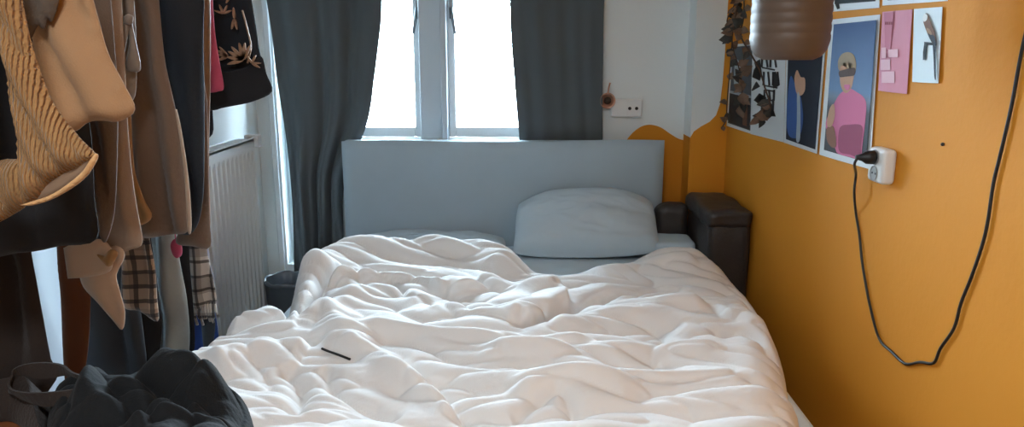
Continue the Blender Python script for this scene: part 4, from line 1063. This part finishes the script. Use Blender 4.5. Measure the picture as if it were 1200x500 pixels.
# ------------------------------------------------------------------ hanging pot and trailing vine
PYY = 1.98
pc_ = P(927, 20, Y=PYY); zb_ = P(927, 70, Y=PYY).z; pr = .098
pot = thing('hanging_pot', 'brown ribbed plant pot hanging in front of the wall posters', 'plant pot', (pc_.x, PYY, zb_))
prof = [(.01, 0), (pr * .62, .0), (pr * .80, .008), (pr * .93, .024), (pr, .05)]
z = .05
while z < .19: prof += [(pr, z + .010), (pr * .985, z + .014), (pr * .985, z + .018), (pr, z + .022)]; z += .024
prof += [(pr * 1.03, z + .004), (pr * 1.03, z + .018), (pr * .94, z + .018), (pr * .92, z - .01), (.01, z - .012)]
obj('pot_body', lathe(bmesh.new(), prof, 48, (pc_.x, PYY, zb_)), M['pot'], pot, smooth=True)
obj('soil', lathe(bmesh.new(), [(.01, z - .012), (pr * .93, z - .010), (pr * .5, z + .004), (.01, z + .006)], 24, (pc_.x, PYY, zb_)), M['earth'], pot, smooth=True)
hook = Vector((pc_.x, PYY, ZC))
for k in range(3):
    a = k * 2.094 + .5
    obj('hanging_cord', tube(bmesh.new(), [(pc_.x + pr * math.cos(a), PYY + pr * math.sin(a), zb_ + z + .01), (pc_.x, PYY, 2.2), hook], .0025, 6), M['vine'], pot)
vine = thing('trailing_vine', 'dried brown leafy vine trailing down the corner over the end posters', 'plant', tuple(P(865, 0, X=XR - .08)))
random.seed(5)
def leaf_bm(c, d, up, L, W):
    bm = bmesh.new(); d = d.normalized(); s_ = d.cross(up).normalized(); nn = s_.cross(d); rows = []
    prof = ((0, .05), (.15, .55), (.35, 1), (.6, .85), (.82, .42), (1, .02))
    for side in (0, 1):
        row = []
        for t, w in prof:
            bend = nn * (-.25 * L * t * t)
            for sg in (-1, 0, 1):
                row.append(bm.verts.new(c + d * (t * L) + s_ * (sg * w * W / 2) + bend + nn * (abs(sg) * w * W * .18 - side * .0012)))
        rows.append(row)
    for side, row in enumerate(rows):
        for i in range(len(prof) - 1):
            for j in range(2):
                f = (row[i * 3 + j], row[i * 3 + j + 1], row[i * 3 + j + 4], row[i * 3 + j + 3])
                bm.faces.new(f if side == 0 else f[::-1])
    n3 = len(prof)
    for i in range(n3 - 1):
        for j in (0, 2):
            a, b = rows[0][i * 3 + j], rows[0][(i + 1) * 3 + j]; c2, d2 = rows[1][(i + 1) * 3 + j], rows[1][i * 3 + j]
            bm.faces.new((a, b, c2, d2))
    return bm
strands = [
    [(868, -60, .05), (866, -10, .06), (862, 20, .07), (858, 50, .08), (866, 80, .07), (870, 105, .06), (866, 128, .05)],
    [(868, -60, .05), (872, 10, .08), (868, 40, .10), (878, 60, .12), (890, 82, .12), (897, 105, .10), (903, 125, .08), (898, 138, .06), (884, 137, .05)],
    [(868, -60, .05), (862, 0, .05), (852, 24, .05), (858, 42, .05), (852, 120, .03), (851, 140, .03), (842, 152, .03), (832, 148, .04)]]
for si, st in enumerate(strands):
    pts = smooth_curve([P(a, b, X=XR - o) for a, b, o in st], 8)
    stem = obj('stem', tube(bmesh.new(), pts, .0028 if si != 1 else .0035, 6), M['vine'], vine, smooth=True)
    k = 2
    while k < len(pts) - 1:
        p = pts[k]
        if si != 1 or k < 26 or k > 44:
            t = (pts[k + 1] - pts[k]).normalized()
            d = Vector((random.uniform(-1, .5), random.uniform(-.6, .3), random.uniform(-1, .4)))
            L = random.uniform(.032, .06) * (1 if si != 2 else .7)
            obj('leaf', leaf_bm(p, d, Vector((random.uniform(-.6, .3), -1, random.uniform(-.3, .6))), L, L * random.uniform(.6, .9)), M['leaf'] if random.random() < .6 else M['leaf_dark'], vine, smooth=True)
        k += 1 if si == 0 else (2 if si == 1 else 3)
c = P(836, 150, X=XR - .05); bm = None
fl = thing('dried_flower', 'crumpled pale-brown dried flower at the corner below the vine', 'dried flower', tuple(c))
for k in range(9):
    a = k * .7; d = Vector((-.5 + .3 * math.cos(a * 2), math.cos(a), math.sin(a)))
    obj('petal', leaf_bm(c, d, Vector((1, .3, .4)), random.uniform(.03, .055), .03), M['leaf'], fl, smooth=True)

# ------------------------------------------------------------------ ceiling lamp behind the camera
cl = thing('ceiling_lamp', 'round white ceiling lamp above the foot of the room', 'lamp', (-.25, -.10, ZC))
obj('lamp_base', lathe(bmesh.new(), [(.02, ZC - .03), (.20, ZC - .03), (.21, ZC - .015), (.19, ZC)], 40, (-.25, -.10, 0)), M['plastic_white'], cl, smooth=True)
